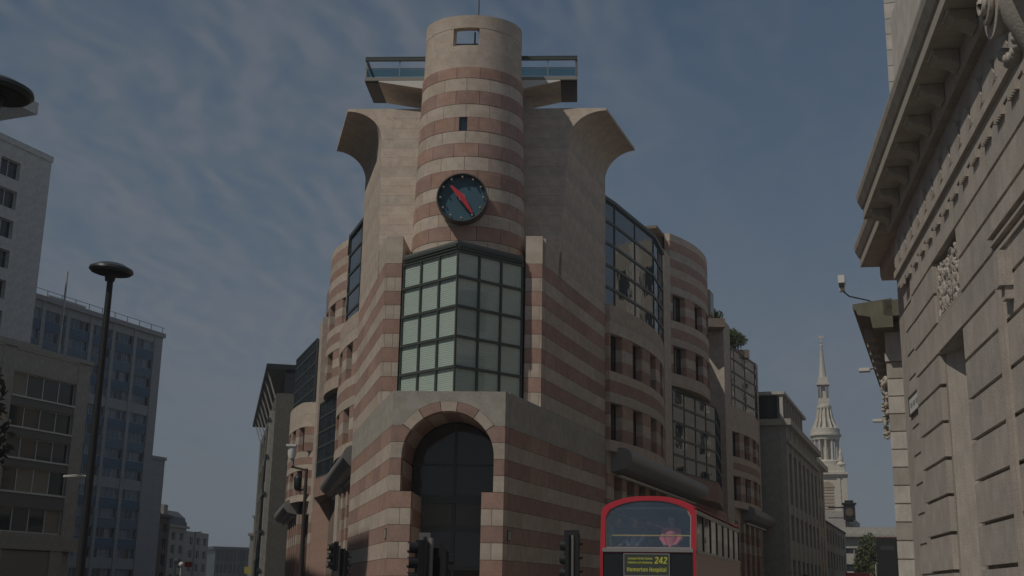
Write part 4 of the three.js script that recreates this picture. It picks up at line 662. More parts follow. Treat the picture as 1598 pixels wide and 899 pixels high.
// receding row on the left street
{
  std('brickDark', [.16, .115, .09], .9, { map: weatherTex }); std('paleStone', [.42, .39, .34], .9, { map: weatherTex }); std('greenGlass', [.07, .10, .10], .3);
  const b = placed('gabled_house', 'ornate brown stone house with dormers at the far left street', -15.5, 232, 4, 'far houses along the left street'); // faces the street on its right
  gridFacade(b, { x0: -26, x1: 0, y0: 0, y1: 13.4, cols: rep(6, i => [-3.6 - i * 4.2, -1.4 - i * 4.2]), rows: [[1, 3.6], [4.8, 6.8], [7.8, 9.6], [10.6, 12.2]], pier: M.brickDark, spandrel: M.brickDark, frame: M.paleStone, pane: M.farGlass, depth: .4 });
  mesh('house_body', bx(-26, 0, 0, 13.3, -12, -.41), M.brickDark, b); mesh('mansard', moved(fin(outward(shapeG([[-.2, 13.4], [2.4, 16.6], [10, 16.6], [12, 13.4]], 26))).rotateY(Math.PI / 2), -26, 0, 0), M.slateRoof, b); mesh('dormer', rep(3, i => bx(-4 - i * 8, -2 - i * 8, 13.6, 15.6, -1.6, .1)), M.paleStone, b); mesh('chimney', [bx(-1.6, -.2, 14, 18.2, -5, -3)], std('chimneyPink', [.42, .33, .28], .9), b); mesh('cornice', bx(-26, .4, 13.3, 13.8, -12, .5), M.brickDark, b);
  const c = placed('curved_corner_house', 'pale stone corner house with rounded slate roof in the far left street', -14.75, 290, 7, 'far houses along the left street');
  gridFacade(c, { x0: -34, x1: 0, y0: 0, y1: 14.2, cols: rep(7, i => [-4 - i * 4.6, -1.6 - i * 4.6]), rows: [[1, 3.8], [5, 7.2], [8.2, 10.2], [11.2, 13]], pier: M.paleStone, spandrel: M.paleStone, frame: M.white, pane: M.farGlass, depth: .4 });
  mesh('house_body', bx(-34, 0, 0, 14.1, -14, -.41), M.paleStone, c); mesh('mansard', moved(fin(outward(shapeG([[-.2, 14.2], [.6, 16.4], [2.4, 17.8], [13, 17.8], [14, 14.2]], 34))).rotateY(Math.PI / 2), -34, 0, 0), M.slateRoof, c); mesh('end_wall', bx(-34.6, -34.01, 0, 16.6, -14, .1), M.offwhite, c); mesh('cornice', bx(-34, .4, 14.0, 14.5, -14, .6), M.paleStone, c);
  const d = placed('plain_block', 'plain pale block with paired windows in the far left street', -13.75, 330, 7, 'far houses along the left street');
  gridFacade(d, { x0: -20, x1: 0, y0: 0, y1: 14.6, cols: rep(4, i => [-4 - i * 4.8, -1.2 - i * 4.8]), rows: rep(4, i => [1.4 + i * 3.3, 3.4 + i * 3.3]), pier: M.paleStone, spandrel: M.paleStone, frame: M.white, pane: M.farGlass, depth: .4 }); mesh('block_body', bx(-20, 0, 0, 14.5, -14, -.41), M.paleStone, d); mesh('roof_plant', bx(-16, -8, 14.6, 17, -9, -3), M.grimB, d);
  const e = placed('glass_office', 'low modern glass office with slanting roof at the end of the left street', -13.4, 380, 60);
  gridFacade(e, { x0: 0, x1: 16, y0: 0, y1: 12, cols: rep(4, i => [.6 + i * 4, 4 + i * 4]), rows: rep(3, i => [1 + i * 3.8, 4.2 + i * 3.8]), pier: M.greenGlass, spandrel: M.greenGlass, frame: M.offwhite, pane: M.farGlass, depth: .4, mull: 3 }); mesh('office_body', bx(0, 16, 0, 12, -24, -.41), M.greenGlass, e); mesh('roof', [bx(-1, 17, 12, 12.9, -25, 1)], M.slateRoof, e); for (let i = 0; i < 4; i++) mesh('fin', bx(16.1, 16.6, 0, 12, -22 + i * 6, -21 + i * 6), M.offwhite, e);
  const ch = placed('far_tower', 'slim pale church tower peeping past the dark building on the left street', -11.5, 300, -8, undefined, 'church'); mesh('shaft', bx(-2, 2, 0, 13.5, -2, 2), M.paleStone, ch); mesh('belfry', [bx(-1.4, 1.4, 13.5, 18, -1.4, 1.4), bx(-1.8, 1.8, 17.6, 18, -1.8, 1.8)], M.paleStone, ch); mesh('cornice', bx(-2.5, 2.5, 13.2, 13.8, -2.5, 2.5), M.paleStone, ch); mesh('spire', lathe([[1.4, 18], [.9, 19.4], [.3, 21.5], [0, 23]], 8), M.paleStone, ch);
}
{ // dark building next beyond the striped one on the left street; local x runs back towards us on the left side
  std('darkStoneB', [.19, .185, .16], .85, { map: weatherTex }); std('tealPanel', [.10, .13, .13], .4);
  const b = flankThing('dark_office', 'dark stone office with overhanging roof next to the striped building on the left', -1, 79, 1.5);
  gridFacade(b, { x0: -48, x1: 0, y0: 0, y1: 21, cols: [[-5.4, -2.2], [-14, -8], [-23, -17], [-32, -26], [-41, -35]], rows: rep(5, i => [2 + i * 3.8, 4.8 + i * 3.8]), pier: M.darkStoneB, spandrel: M.darkStoneB, frame: M.frame, pane: M.tealPanel, depth: .4, mull: 2 });
  mesh('office_body', bx(-48, 0, 0, 21, -14, -.41), M.darkStoneB, b); mesh('bay_front', [bx(-1.9, -.4, 0, 19.2, .0, .5)], M.grimB, b); mesh('bay_ring', rep(5, i => bx(-2, -.3, 3 + i * 3.8, 3.3 + i * 3.8, .45, .7)), M.frame, b);
  mesh('oversailing_roof', bx(-48, .8, 23.4, 23.9, -14, 1.2), M.blackMetal, b); mesh('attic_storey', bx(-48, -.3, 21, 23.4, -13.5, -.8), M.farGlass, b); for (let i = 0; i < 8; i++) mesh('roof_strut', bar(V(-1 - i * 6, 20.6, .05), V(-1 - i * 6, 23.38, 1.0), .14), M.offwhite, b);
}
// large block out of sight on the left whose shadow falls across the foot of the striped flank
{
  const tanEl = Math.tan(SUN_EL * D2R), dd = 34, h = 3.85 + dd * tanEl, hx = -Math.sin(SUN_AZ * D2R) * dd, hz = Math.cos(SUN_AZ * D2R) * dd;
  const a = flank(-1, 6.3), w = toWorld(a[0], -a[1]);
  const b = thing('opposite_mansion', 'large pale stone block across the left street, its shadow on the striped flank', 'building', [w.x + hx, 0, w.z + hz], (90 + 13.3) * D2R);
  mesh('wall', bx(0, 70, 0, h, -26, 0), M.portland, b); mesh('chimney', bx(13, 15, h, h + 1.6, -2, -.2), M.portland, b); mesh('cornice', bx(-.3, 70, h - 1.6, h - .6, 0, .5), M.portlandLight, b);
}
// ───────────────────────── bus ─────────────────────────
const busPos = polar(6.55, 32.2), BT = -17 * D2R;
function onBus(x, y, z) { const c = Math.cos(BT), s = Math.sin(BT); return [busPos.x + x * c + z * s, y, busPos.z - x * s + z * c]; }
{
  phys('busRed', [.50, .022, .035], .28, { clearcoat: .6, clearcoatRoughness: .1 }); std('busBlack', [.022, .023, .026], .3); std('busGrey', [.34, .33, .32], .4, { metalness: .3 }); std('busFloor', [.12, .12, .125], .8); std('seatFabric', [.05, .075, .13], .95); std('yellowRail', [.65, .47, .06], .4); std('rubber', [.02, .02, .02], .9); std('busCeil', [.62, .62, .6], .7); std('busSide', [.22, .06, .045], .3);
  const b = thing('double_decker_bus', 'red double-decker bus with curved upper windscreen and yellow route display facing us', 'bus', [busPos.x, 0, busPos.z], BT), W = 1.27, L = 10.2;
  // outline of the front: straight sides, crowned roof
  const top = x => 4.10 - .30 * Math.abs(x / W) ** 2.6 * 1.0, out = (w, dy, y0) => { const p = [[w, y0]]; for (let i = 0; i <= 24; i++) { const x = w * (1 - i / 12); p.push([x, (top(x * W / w) - .12 * (Math.abs(x / w) > .93 ? (Math.abs(x / w) - .93) / .07 : 0)) - dy]); } p.push([-w, y0]); return p; };
  const rake = g => { g = g.clone(); const p = g.attributes.position; for (let i = 0; i < p.count; i++) p.setZ(i, p.getZ(i) - Math.max(0, p.getY(i) - 2.62) * .13); g.computeVertexNormals(); return g; };
  const hole = new THREE.Path(out(1.14, .12, 2.735).map(p => new THREE.Vector2(...p)));
  mesh('front_surround', rake(moved(shapeG(out(W, 0, 2.62), .1, [hole]), 0, 0, -.1)), M.busRed, b);
  const ws = part('upper_windscreen', b); mesh('pane', rake(moved(shapeG(out(1.16, .10, 2.72), .012), 0, 0, -.075)), M.busGlass, ws); { const ho = new THREE.Path(out(1.11, .145, 2.765).map(p => new THREE.Vector2(...p))); mesh('seal', rake(moved(shapeG(out(1.145, .115, 2.73), .02, [ho]), 0, 0, -.06)), M.busGrey, ws); }
  mesh('trim_strip', bx(-1.2, 1.2, 2.64, 2.735, -.02, .03), M.busGrey, b);
  mesh('front_panel', bx(-W, W, 1.98, 2.66, -.12, -.01), M.busBlack, b);
  mesh('front_corner', [bx(-W, -1.19, 1.98, 2.66, -.0095, .02)], M.busRed, b); mesh('front_corner', [bx(1.19, W, 1.98, 2.66, -.0095, .02)], M.busRed, b);
  mesh('front_corner', bx(-1.19, 1.19, 1.88, 1.98, -.1, .02), M.busGrey, b);
  // route display with its lettering
  const cv = document.createElement('canvas'); cv.width = 512; cv.height = 256; const cx = cv.getContext('2d'); cx.fillStyle = '#4a4f49'; cx.fillRect(0, 0, 512, 256); cx.fillStyle = '#cfd24a'; cx.textBaseline = 'alphabetic';
  cx.font = 'bold 40px sans-serif'; cx.fillText('Liverpool Street Station', 36, 62, 290); cx.fillText('Dalston Jct Hackney', 36, 112, 290);
  cx.font = 'bold 118px sans-serif'; cx.save(); cx.translate(344, 112); cx.transform(1, 0, -.12, 1, 0, 0); cx.fillText('242', 0, 0, 150); cx.restore();
  cx.font = 'bold 72px sans-serif'; cx.fillText('Homerton Hospital', 24, 212, 465);
  const tx = new THREE.CanvasTexture(cv); tx.colorSpace = THREE.SRGBColorSpace;
  const dg = new THREE.PlaneGeometry(1.16, .52); const dm = new THREE.MeshStandardMaterial({ map: tx, roughness: .35 }); dm.name = 'display'; const rd = part('route_display', b); const dme = new THREE.Mesh(dg, dm); dme.name = 'display_screen'; dme.position.set(-.03, 2.31, .012); rd.add(dme); mesh('display_frame', [bx(-.64, .58, 2.575, 2.6, -.009, .02), bx(-.64, .58, 2.02, 2.045, -.009, .02), bx(-.64, -.615, 2.045, 2.575, -.009, .02), bx(.555, .58, 2.045, 2.575, -.009, .02)], M.busGrey, rd);
  // lower front
  mesh('lower_windscreen', bx(-1.14, 1.14, .95, 1.88, -.06, -.04), M.busGlass, b); mesh('front_pillar', bx(-W, -1.14, .95, 1.88, -.12, .0), M.busRed, b); mesh('front_pillar', bx(1.14, W, .95, 1.88, -.12, .0), M.busRed, b); mesh('bumper', bx(-W, W, .3, .95, -.15, .04), M.busRed, b);
  for (const x of [-.95, .95]) mesh('headlight', moved(fin(new THREE.CylinderGeometry(.12, .12, .06, 16).rotateX(Math.PI / 2), .6), x, .65, .05), M.white, b);
  // sides
  for (const sx of [-1, 1]) {
    const xo = sx * W, xi = sx * (W - .06);
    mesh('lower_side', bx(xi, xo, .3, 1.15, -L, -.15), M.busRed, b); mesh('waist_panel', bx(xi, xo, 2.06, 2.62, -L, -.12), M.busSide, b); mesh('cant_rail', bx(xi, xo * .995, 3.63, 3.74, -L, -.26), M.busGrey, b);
    mesh('waist_trim', bx(xo, xo + sx * .02, 2.62, 2.70, -L, -.1), M.busGrey, b);
    for (let i = 0; i < 7; i++) { const z0 = -.22 - i * 1.43, z1 = z0 - 1.33; mesh('side_window', bx(xi + sx * .02, xi + sx * .032, 2.7, 3.63, z1, z0), M.busSideGlass, b); mesh('lower_window', bx(xi + sx * .02, xi + sx * .032, 1.15, 2.06, z1, z0), M.darkGlass, b); }
    for (let i = 0; i <= 7; i++) { const z = -.1 - i * 1.43; mesh('window_pillar', bx(xi, xo - sx * .004, 2.62, 3.63, z - .16, z - (i ? .04 : .14)), i ? M.busBlack : M.busGrey, b); mesh('window_pillar', bx(xi, xo - sx * .004, 1.15, 2.06, z - .12, z - .02), M.busBlack, b); }
    for (const z of [-2.4, -7.6]) { const wh = part('wheel', b); wh.position.set(sx * (W - .12), .48, z); mesh('tyre', fin(new THREE.CylinderGeometry(.48, .48, .28, 24).rotateZ(Math.PI / 2), .6), M.rubber, wh); mesh('rim', fin(new THREE.CylinderGeometry(.28, .28, .3, 18).rotateZ(Math.PI / 2), .6), M.busGrey, wh); }
    const mr = part('mirror', b); mesh('mirror_arm', bar(V(sx * 1.25, 1.95, -.05), V(sx * 1.5, 1.8, .25), .04), M.busBlack, mr); mesh('mirror_head', bx(sx * 1.42, sx * 1.6, 1.35, 1.8, .2, .32), M.busBlack, mr);
  }
  const ro = (w, dy) => { const p = []; for (let i = 0; i <= 24; i++) { const x = w * (1 - i / 12); p.push([x, Math.max(3.7, top(x) - dy)]); } return p; };
  mesh('roof', moved(shapeG([...ro(W - .003, .002), ...ro(W - .06, .06).reverse()], L - .24, [], .4), 0, 0, -L), M.busRed, b);
  mesh('ceiling', bx(-1.1, 1.1, 3.80, 3.82, -L, -.5), M.busCeil, b);
  mesh('deck_floor', bx(-1.2, 1.2, 2.1, 2.16, -L, -.13), M.busFloor, b); mesh('lower_floor', bx(-1.2, 1.2, .38, .45, -L, -.16), M.busFloor, b); mesh('rear_wall', bx(-1.2, 1.2, .3, 3.9, -L, -L + .06), M.busRed, b); mesh('bulkhead', bx(-1.2, 1.2, .45, 2.06, -2.1, -2.05), M.busBlack, b);
  for (let r = 0; r < 6; r++) for (const x of [-.95, -.5, .5, .95]) { const st = part('seat', b); st.position.set(x, 2.16, -.86 - r * 1.2); mesh('cushion', bx(-.21, .21, .32, .44, -.2, .22), M.seatFabric, st); mesh('backrest', bx(-.21, .21, .44, .98, -.27, -.17), M.seatFabric, st); mesh('pedestal', bx(-.06, .06, 0, .32, -.06, .06), M.busBlack, st); }
  mesh('front_rail', rod(V(-1.05, 3.07, -.30), V(1.12, 3.07, -.30), .022), M.yellowRail, b);
  for (const x of [-1.06, 1.08]) mesh('rail_post', rod(V(x, 2.16, -.30), V(x, 3.06, -.30), .018), M.yellowRail, b);
}
// ───────────────────────── passengers on the top deck ─────────────────────────
const sdCap = (p, a, b, ra, rb) => { const ab = b.clone().sub(a), t = Math.max(0, Math.min(1, p.clone().sub(a).dot(ab) / ab.lengthSq())); return p.distanceTo(a.clone().addScaledVector(ab, t)) - (ra + (rb - ra) * t); };
const smin = (a, b, k) => { const h = Math.max(0, Math.min(1, .5 + .5 * (b - a) / k)); return b + (a - b) * h - k * h * (1 - h); };
function fieldMesh(res, lo, size, f) {
  const mc = new MarchingCubes(res, new THREE.MeshBasicMaterial(), false, false, 60000); mc.isolation = 0; const p = V();
  for (let k = 0; k < res; k++) for (let j = 0; j < res; j++) for (let i = 0; i < res; i++) { p.set(lo.x + (i / res) * size, lo.y + (j / res) * size, lo.z + (k / res) * size); mc.field[i + j * res + k * res * res] = -f(p); }
  mc.update(); const n = mc.count, P = new Float32Array(mc.positionArray.slice(0, n * 3)); for (let i = 0; i < n; i++) { P[i * 3] = lo.x + (P[i * 3] + 1) / 2 * size; P[i * 3 + 1] = lo.y + (P[i * 3 + 1] + 1) / 2 * size; P[i * 3 + 2] = lo.z + (P[i * 3 + 2] + 1) / 2 * size; }
  const g = new THREE.BufferGeometry(); g.setAttribute('position', new THREE.BufferAttribute(P, 3)); return fin(outward(g), 1.2);
}
const lim = [];
for (const s of [-1, 1]) lim.push([V(s * .19, .58, -.02), V(s * .25, .33, .06), .055, .045, 1], [V(s * .25, .33, .06), V(s * .13, .16, .24), .044, .034, 1], [V(s * .13, .16, .24), V(s * .10, .15, .33), .036, .026, 0], [V(s * .1, .04, 0), V(s * .11, .08, .40), .085, .062, 2], [V(s * .11, .08, .40), V(s * .11, -.36, .42), .058, .042, 2], [V(s * .11, -.38, .42), V(s * .11, -.40, .58), .042, .034, 3]);
const torso = p => smin(smin(sdCap(p, V(-.09, .06, 0), V(.09, .06, 0), .12, .12), sdCap(p, V(0, .1, 0), V(0, .45, -.01), .135, .15), .08), sdCap(p, V(-.14, .555, -.02), V(.14, .555, -.02), .075, .075), .09);
const head = p => { let d = smin(sdCap(p, V(0, .80, .005), V(0, .74, .02), .092, .072), sdCap(p, V(0, .60, -.02), V(0, .70, -.005), .055, .05), .03); d = smin(d, sdCap(p, V(0, .775, .095), V(0, .745, .115), .012, .016), .015); d = smin(d, sdCap(p, V(0, .69, .075), V(0, .685, .075), .03, .03), .03); for (const s of [-1, 1]) { d = smin(d, sdCap(p, V(s * .09, .79, 0), V(s * .088, .75, 0), .016, .012), .012); d = Math.max(d, -(p.distanceTo(V(s * .032, .785, .108)) - .014)); } d = Math.max(d, -sdCap(p, V(-.02, .712, .107), V(.02, .712, .107), .006, .006)); return d; };
const bodyG = fieldMesh(76, V(-.62, -.46, -.5), 1.44, p => { let d = smin(torso(p), head(p), .04); for (const [a, b, r, q] of lim) d = smin(d, sdCap(p, a, b, r, q), .03); for (const s of [-1, 1]) for (let k = 0; k < 4; k++) d = Math.min(d, sdCap(p, V(s * (.085 + k * .016), .15, .35), V(s * (.085 + k * .015), .135, .41 - Math.abs(k - 1.5) * .008), .009, .008)); return d; });
const shirtG = fieldMesh(60, V(-.5, -.08, -.5), 1.0, p => { let d = torso(p); for (const [a, b, r, q, k] of lim) if (k === 1) d = smin(d, sdCap(p, a, b, r, q), .05); d -= .016; d = Math.max(d, p.y - .625); return Math.max(d, -(p.clone().setY(0).distanceTo(V(0, 0, -.005)) - (p.y > .56 ? .07 : -1))); });
const trouserG = fieldMesh(60, V(-.5, -.45, -.3), 1.0, p => { let d = sdCap(p, V(-.09, .04, 0), V(.09, .04, 0), .128, .128); for (const [a, b, r, q, k] of lim) if (k === 2) d = smin(d, sdCap(p, a, b, r + .014, q + .014), .03); return d; });
const shoeG = fieldMesh(40, V(-.3, -.5, .25), .6, p => { let d = 9; for (const [a, b, r, q, k] of lim) if (k === 3) d = Math.min(d, sdCap(p, a, b, r + .012, q + .012)); return d; });
const hairG = fieldMesh(48, V(-.2, .6, -.2), .4, p => { const d = sdCap(p, V(0, .805, -.008), V(0, .765, -.02), .104, .092); return Math.max(d, p.z - .045 - (p.y - .80) * .9 + (p.y > .85 ? -.02 : 0), .70 - p.y); });
function passenger(label, x, row, shirt, hair, skin = [.50, .33, .25], trouser = [.06, .06, .09]) {
  const q = onBus(x, 2.16 + .52, -.86 - row * 1.2 + .02), b = new THREE.Mesh(bodyG, std('skin' + label.length + x, skin, .6)); b.name = numbered('person'); b.castShadow = b.receiveShadow = true; b.position.set(...q); b.rotation.y = BT; b.userData = { label, category: 'person', group: 'passengers on the top deck' }; scene.add(b);
  mesh('shirt', shirtG, std('shirt' + x, shirt, .9), b); mesh('trousers', trouserG, std('trouser' + x, trouser, .9), b); mesh('shoes', shoeG, M.rubber, b); mesh('hair', hairG, std('hair' + x, hair, .8), b); return b;
}
passenger('person in a pink top with short grey hair on the bus top deck', .5, 0, [.82, .24, .31], [.55, .53, .50]);
passenger('person in a pale blue top at the bus window behind the pink one', .95, 1, [.22, .34, .42], [.10, .07, .05]);
passenger('person in a dark green coat at the far end of the bus front row', -.95, 0, [.05, .10, .09], [.30, .22, .14]);
passenger('person in a navy jacket beside the dark green coat on the bus', -.5, 0, [.05, .08, .15], [.35, .28, .18]);
passenger('person in a teal top seated second row on the bus', -.5, 1, [.10, .22, .25], [.07, .05, .04]);
// ───────────────────────── lamps, signals, small street things ─────────────────────────
{
  const disc = (lab, bearing, dist, h, r) => { const p = polar(bearing, dist), b = thing('mast_lamp', lab, 'street lamp', [p.x, 0, p.z], 0, 'disc-headed mast lamps'); const hd = part('lamp_head', b); hd.position.set(0, h, 0); hd.rotation.z = -.06; mesh('disc', lathe([[0, -.07], [r * .9, -.06], [r, .0], [r * .97, .07], [r * .6, .19], [r * .2, .24], [0, .25]], 36), std('lampDisc' + dist, [.045, .05, .047], .35), hd); mesh('underside', lathe([[0, -.085], [r * .8, -.08], [r * .8, -.071]], 30), M.blackMetal, hd); mesh('collar', lathe([[.13, -.3], [.17, -.08]], 12), M.blackMetal, hd); mesh('mast', rod(V(0, 0, 0), V(0, h - .1, 0), .13, .085, 14), M.blackMetal, b); mesh('base', lathe([[.24, 0], [.24, .9], [.14, 1.1]], 14), M.blackMetal, b); return b; };
  const a = disc('tall black mast lamp with a disc head in front of the blue block', -19.13, 35, 10.25, .62); mesh('side_lamp', [moved(lathe([[0, 0], [.3, .03], [.3, .08], [0, .12]], 14), -.42, 4.35, 0), rod(V(-.4, 4.42, 0), V(0, 4.42, 0), .03)], M.offwhite, a);
  disc('nearest disc-headed mast lamp cut off by the top left edge', -25.05, 22, 10.1, .66);
}
{ // bracket lamp column before the left flank
  const b = thing('bracket_lamp', 'dark lamp column with bracket arm and hanging lantern before the left flank', 'street lamp', [-6.62, 0, -39.45]);
  mesh('column', rod(V(0, 0, 0), V(0, 5.35, 0), .075, .05), std('brownIron', [.05, .04, .035], .5), b); mesh('arm', [rod(V(0, 5.3, 0), V(-.5, 5.4, .05), .035), rod(V(0, 4.7, 0), V(-.22, 4.62, .02), .03)], M.brownIron, b); mesh('lantern', lathe([[0, 0], [.08, .02], [.13, .15], [.13, .42], [.08, .5], [.03, .55], [0, .56]], 12, [-.26, 4.62, .02]), M.blackMetal, b);
  const c = thing('cctv_camera', 'white dome security camera on the bracket of the dark lamp column', 'camera', [-6.62, 0, -39.45]); mesh('bracket', rod(V(-.46, 5.42, .05), V(-.46, 5.75, .05), .05), M.canopy, c); mesh('dome', lathe([[0, 5.62], [.1, 5.66], [.14, 5.8], [.14, 6.0], [.06, 6.08], [0, 6.08]], 14, [-.5, 0, .05]), M.white, c); mesh('cap', bx(-.68, -.36, 6.05, 6.12, -.12, .22), M.white, c);
}
function signal(label, x, z, turn, heads, hTop, extra) {
  const b = thing('traffic_light', label, 'traffic light', [x, 0, z], turn, 'traffic lights'); mesh('pole', rod(V(0, 0, 0), V(0, hTop - .1, 0), .057), M.canopy, b);
  for (const [ang, dx, y] of heads) { const h = part('signal_head', b); h.rotation.y = ang; h.position.set(dx, y, 0); mesh('backboard', bx(-.2, .2, -.52, .55, .06, .08), M.blackMetal, h); mesh('housing', bx(-.13, .13, -.46, .48, .08, .22), M.blackMetal, h); for (let k = 0; k < 3; k++) { const g = new THREE.CylinderGeometry(.115, .115, .2, 14, 1, true, 0, Math.PI * 1.55).rotateX(Math.PI / 2); g.rotateZ(-.35 * Math.PI); mesh('visor', moved(fin(g, .6), 0, -.3 + k * .31, .31), M.blackMetal, h); mesh('lens', moved(fin(new THREE.CylinderGeometry(.1, .1, .02, 14).rotateX(Math.PI / 2), .6), 0, -.3 + k * .31, .225), k === 2 ? std('lensRed', [.12, .02, .02], .3) : k ? std('lensAmber', [.12, .07, .01], .3) : std('lensGreen', [.02, .09, .07], .3), h); } }
  if (extra) extra(b); return b;
}
signal('cluster of black traffic lights before the arched entrance', -1.62, -25.93, 0, [[-1.25, -.08, 2.12], [2.4, .14, 1.9]], 2.75, b => { mesh('cap_board', bx(-.26, -.02, 2.52, 2.76, -.05, .0), std('boardGrey', [.16, .155, .155], .6), b); });
signal('slim traffic light seen from behind against the shaded striped flank', 1.48, -27.96, 0, [[2.5, -.05, 2.42], [-2.3, .1, 2.3]], 2.95);
signal('traffic light on the left before the shadowed striped flank', -6.25, -45.5, 0, [[-1.0, -.05, 2.7], [2.2, .08, 2.45]], 3.2);
{
  const gl = (lab, br, d, h) => { const p = polar(br, d), b = thing('globe_lamp', lab, 'street lamp', [p.x, 0, p.z], 0, 'white globe lamps'); mesh('post', rod(V(0, 0, 0), V(0, h, 0), .14, .1), M.offwhite, b); mesh('globe', moved(fin(new THREE.SphereGeometry(.34, 16, 12), 1), 0, h + .3, 0), M.white, b); };
  gl('nearer white globe lamp in the far left street', -15.1, 150, 4.0); gl('farther white globe lamp in the far left street', -14.85, 165, 3.8);
  const p = polar(-14.35, 140), b = thing('tall_post', 'slim pale lamp post in the far left street', 'post', [p.x, 0, p.z]); mesh('shaft', rod(V(0, 0, 0), V(0, 7.3, 0), .13, .09), M.offwhite, b); mesh('arm', rod(V(0, 7.2, 0), V(.7, 7.3, 0), .05), M.offwhite, b);
  const r = polar(-14.52, 150), s = thing('red_sign', 'small red sign hanging over the far left street', 'sign', [r.x, 0, r.z]); mesh('board', bx(-.5, .5, 3.6, 4.2, -.04, .04), std('signRed', [.55, .03, .03], .5), s); mesh('pole', rod(V(.45, 0, -.05), V(.45, 4.2, -.05), .05), M.blackMetal, s);
  const y = polar(-11.85, 240), ys = thing('yellow_sign', 'yellow board on the far left street beside the dark office', 'sign', [y.x, 0, y.z]); mesh('board', bx(-.9, .9, 3.8, 5.1, -.1, .0), std('signYellow', [.38, .33, .08], .7), ys); mesh('pole', [rod(V(-.8, 0, -.2), V(-.8, 5.2, -.2), .08), rod(V(.8, 0, -.2), V(.8, 5.2, -.2), .08)], M.blackMetal, ys);
}
// ───────────────────────── far end of the right street ─────────────────────────
{
  const p = polar(16.85, 210), b = thing('low_terminal', 'long low pale grey building closing the far right street', 'building', [p.x, 0, p.z], -16 * D2R);
  gridFacade(b, { x0: -9, x1: 12, y0: 0, y1: 11.2, cols: rep(6, i => [-8.5 + i * 3.4, -5.6 + i * 3.4]), rows: [[1, 4], [5.5, 6.8], [8.4, 9.4]], pier: M.offwhite, spandrel: M.offwhite, frame: M.white, pane: M.farGlass, depth: .3 }); mesh('body', bx(-9, 12, 0, 11.2, -10, -.31), M.offwhite, b); mesh('roof_slab', bx(-10, 13, 11.2, 11.7, -11, 1), M.grimB, b); mesh('plant_room', bx(-8, 4, 11.7, 12.9, -8, -2), M.grimB, b);
  const q = polar(17.35, 120), k = thing('black_hoarding', 'black boxy hoarding panel at the far end beside the stone house', 'sign', [q.x, 0, q.z], -17 * D2R); mesh('panel', bx(-1.1, 1.7, 1.2, 7.0, -.5, 0), M.blackMetal, k); mesh('top_rail', rep(8, i => bx(-1.05 + i * .35, -.9 + i * .35, 7.0, 7.12, -.4, -.1)), std('railRed', [.3, .05, .05], .6), k); mesh('notice', bx(-.75, .5, 5.9, 6.3, .002, .02), std('noticeDark', [.06, .06, .07], .4), k); mesh('notice', bx(.8, 1.65, 3.7, 4.5, .002, .02), M.noticeDark, k); mesh('post', rod(V(-1.25, 0, -.2), V(-1.25, 4.6, -.2), .06), M.offwhite, k); mesh('legs', [bx(-1, -.8, 0, 1.2, -.4, -.2), bx(1.4, 1.6, 0, 1.2, -.4, -.2)], M.blackMetal, k);
  const rb = polar(15.95, 140), bu = thing('distant_bus', 'distant red bus roof low at the end of the right street', 'bus', [rb.x, 0, rb.z], -19 * D2R); mesh('body', bx(-1.27, 1.27, .35, 4.15, -9, 0), M.busRed, bu); mesh('windscreen', bx(-1.1, 1.1, 1.2, 3.3, .002, .02), M.farGlass, bu); for (const x of [-1.1, 1.1]) for (const z of [-2, -7]) mesh('wheel', moved(fin(new THREE.CylinderGeometry(.48, .48, .25, 16).rotateZ(Math.PI / 2), .6), x, .48, z), M.rubber, bu);
  const r2 = polar(14.75, 92), c2 = thing('delivery_van', 'dark red van with a pale roof low in the right street', 'van', [r2.x, 0, r2.z], -19 * D2R); std('vanRed', [.22, .02, .03], .3); mesh('body', moved(fin(outward(shapeG([[0, .4], [0, 1.1], [.5, 1.5], [1.2, 2.45], [5, 2.45], [5, .4]], 1.9))).rotateY(Math.PI / 2), -.95, 0, 0), M.vanRed, c2); mesh('roof_panel', bx(-.85, .85, 2.452, 2.52, -4.9, -1.4), M.offwhite, c2); for (const x of [-.9, .9]) for (const z of [-1, -4]) mesh('wheel', moved(fin(new THREE.CylinderGeometry(.34, .34, .22, 14).rotateZ(Math.PI / 2), .6), x, .34, z), M.rubber, c2);
}
// ───────────────────────── plants ─────────────────────────
function leaves(seed, n, rx, ry, rz, at, size, cl = 9) {
  const r = rng(seed), P = [], cs = rep(cl, () => [(r() * 2 - 1) * rx * .65, (r() * 2 - 1) * ry * .65, (r() * 2 - 1) * rz * .65, .35 + r() * .35]);
  for (let i = 0; i < n; i++) {
    const c = cs[i % cl]; let x, y, z; do { x = r() * 2 - 1; y = r() * 2 - 1; z = r() * 2 - 1; } while (x * x + y * y + z * z > 1);
    const p = V(c[0] + x * rx * c[3], c[1] + y * ry * c[3], c[2] + z * rz * c[3]).add(V(...at)), u = V(r() - .5, r() - .5, r() - .5).normalize(), w = V(r() - .5, r() - .5, r() - .5).cross(u).normalize(), s = size * (.6 + r() * .8);
    const a = p.clone().addScaledVector(u, s), b = p.clone().addScaledVector(w, s * .5), d = p.clone().addScaledVector(u, -s), e = p.clone().addScaledVector(w, -s * .5); P.push(...a.toArray(), ...b.toArray(), ...d.toArray(), ...a.toArray(), ...d.toArray(), ...e.toArray());
  }
  const g = new THREE.BufferGeometry(); g.setAttribute('position', new THREE.Float32BufferAttribute(P, 3)); return fin(g);
}
phys('leafGreen', [.10, .125, .03], .8, { transmission: .3, thickness: 0, side: THREE.DoubleSide }); phys('leafDark', [.06, .045, .025], .85, { transmission: .2, thickness: 0, side: THREE.DoubleSide }); phys('leafTree', [.11, .14, .045], .8, { transmission: .3, thickness: 0, side: THREE.DoubleSide }); std('bark', [.09, .07, .05], .95);
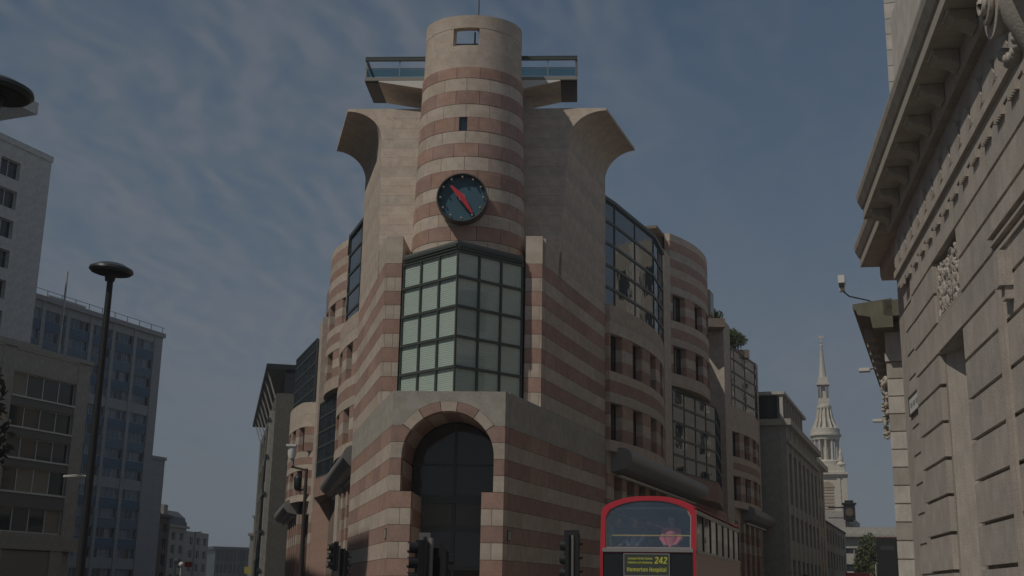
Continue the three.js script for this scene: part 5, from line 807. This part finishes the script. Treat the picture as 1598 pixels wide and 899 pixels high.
{
  for (const [u, off, y, s, lab] of [[49.0, -1.0, 22.2, .72, 'smaller green shrub on the roof beside the striped drum'], [60.5, -.9, 21.9, 1.0, 'larger green shrub on the roof terrace above the end glazing']]) { const q = flank(1, u, off), w = toWorld(q[0], -q[1]), b = thing('roof_shrub', lab, 'shrub', [w.x, y, w.z], 0, 'roof shrubs'); mesh('crown', leaves(u * 10 | 0, 3200, 1.5 * s, 1.3 * s, 1.4 * s, [0, 1.3 * s, 0], .11, 14), M.leafGreen, b); mesh('stem', rod(V(0, -.5, 0), V(0, 1.5, 0), .1, .06), M.bark, b); mesh('planter', bx(-1.2, 1.2, -.3, .4, -1, 1), M.mortar, b); }
  for (const [br, d, rx, ry, y, lab] of [[16.3, 170, 1.5, 3.6, 5.6, 'slender green tree beside the far church wall'], [16.75, 165, 1.6, 2.0, 3.6, 'lower bushy tree before the far grey building']]) { const p = polar(br, d), b = thing('street_tree', lab, 'tree', [p.x, 0, p.z], 0, 'trees at the far end'); mesh('crown', leaves(br * 100 | 0, 5200, rx, ry, rx, [0, y, 0], .22, 16), M.leafTree, b); mesh('trunk', [rod(V(0, 0, 0), V(.1, y, 0), .2, .08), rod(V(.05, y * .6, 0), V(1, y * 1.1, .3), .08, .03), rod(V(.05, y * .7, 0), V(-.9, y * 1.15, -.3), .07, .03)], M.bark, b); }
  const p = polar(-24.35, 40), b = thing('street_tree', 'brown-leaved tree poking in at the left edge below the white tower', 'tree', [p.x, 0, p.z]); mesh('crown', leaves(4, 1500, 1.0, 2.2, 1.0, [0, 5.9, 0], .15, 12), M.leafDark, b); mesh('trunk', [rod(V(0, 0, 0), V(0, 6, 0), .16, .06), rod(V(0, 4, 0), V(.7, 6.6, .2), .06, .02), rod(V(0, 4.6, 0), V(-.6, 7, -.2), .06, .02)], M.bark, b);
}
// ───────────────────────── pavements ─────────────────────────
{
  const kerbed = (name, poly) => { structure(name, prism(poly, .006, .125), M.paving); };
  const W2 = ([x, z]) => { const w = toWorld(x, -z); return [w.x, w.z]; };
  kerbed('pavement', [[-5.6, 3.2], [5.6, 3.2], flank(1, 75, 3.2), flank(1, 75, -2), [0, -8], flank(-1, 75, -2), flank(-1, 75, 3.4)].map(W2));
  kerbed('pavement', [[7.2, -2], [12, -2], [15, -36], [40, -100], [36, -100], [9.2, -36]]);
  for (let i = 0; i < 10; i++) { const p = flank(1, 2 + i * 7, 7.2), w = toWorld(p[0], -p[1]); const g = bx(-.06, .06, .004, .009, -1.5, 1.5); const o = structure('road_marking', g, M.whiteLine); o.position.set(w.x, 0, w.z); o.rotation.y = -19.9 * D2R; }
}
scene.fog = new THREE.FogExp2(new THREE.Color(.80, .86, .95), .0005);
renderer.render(scene, camera);
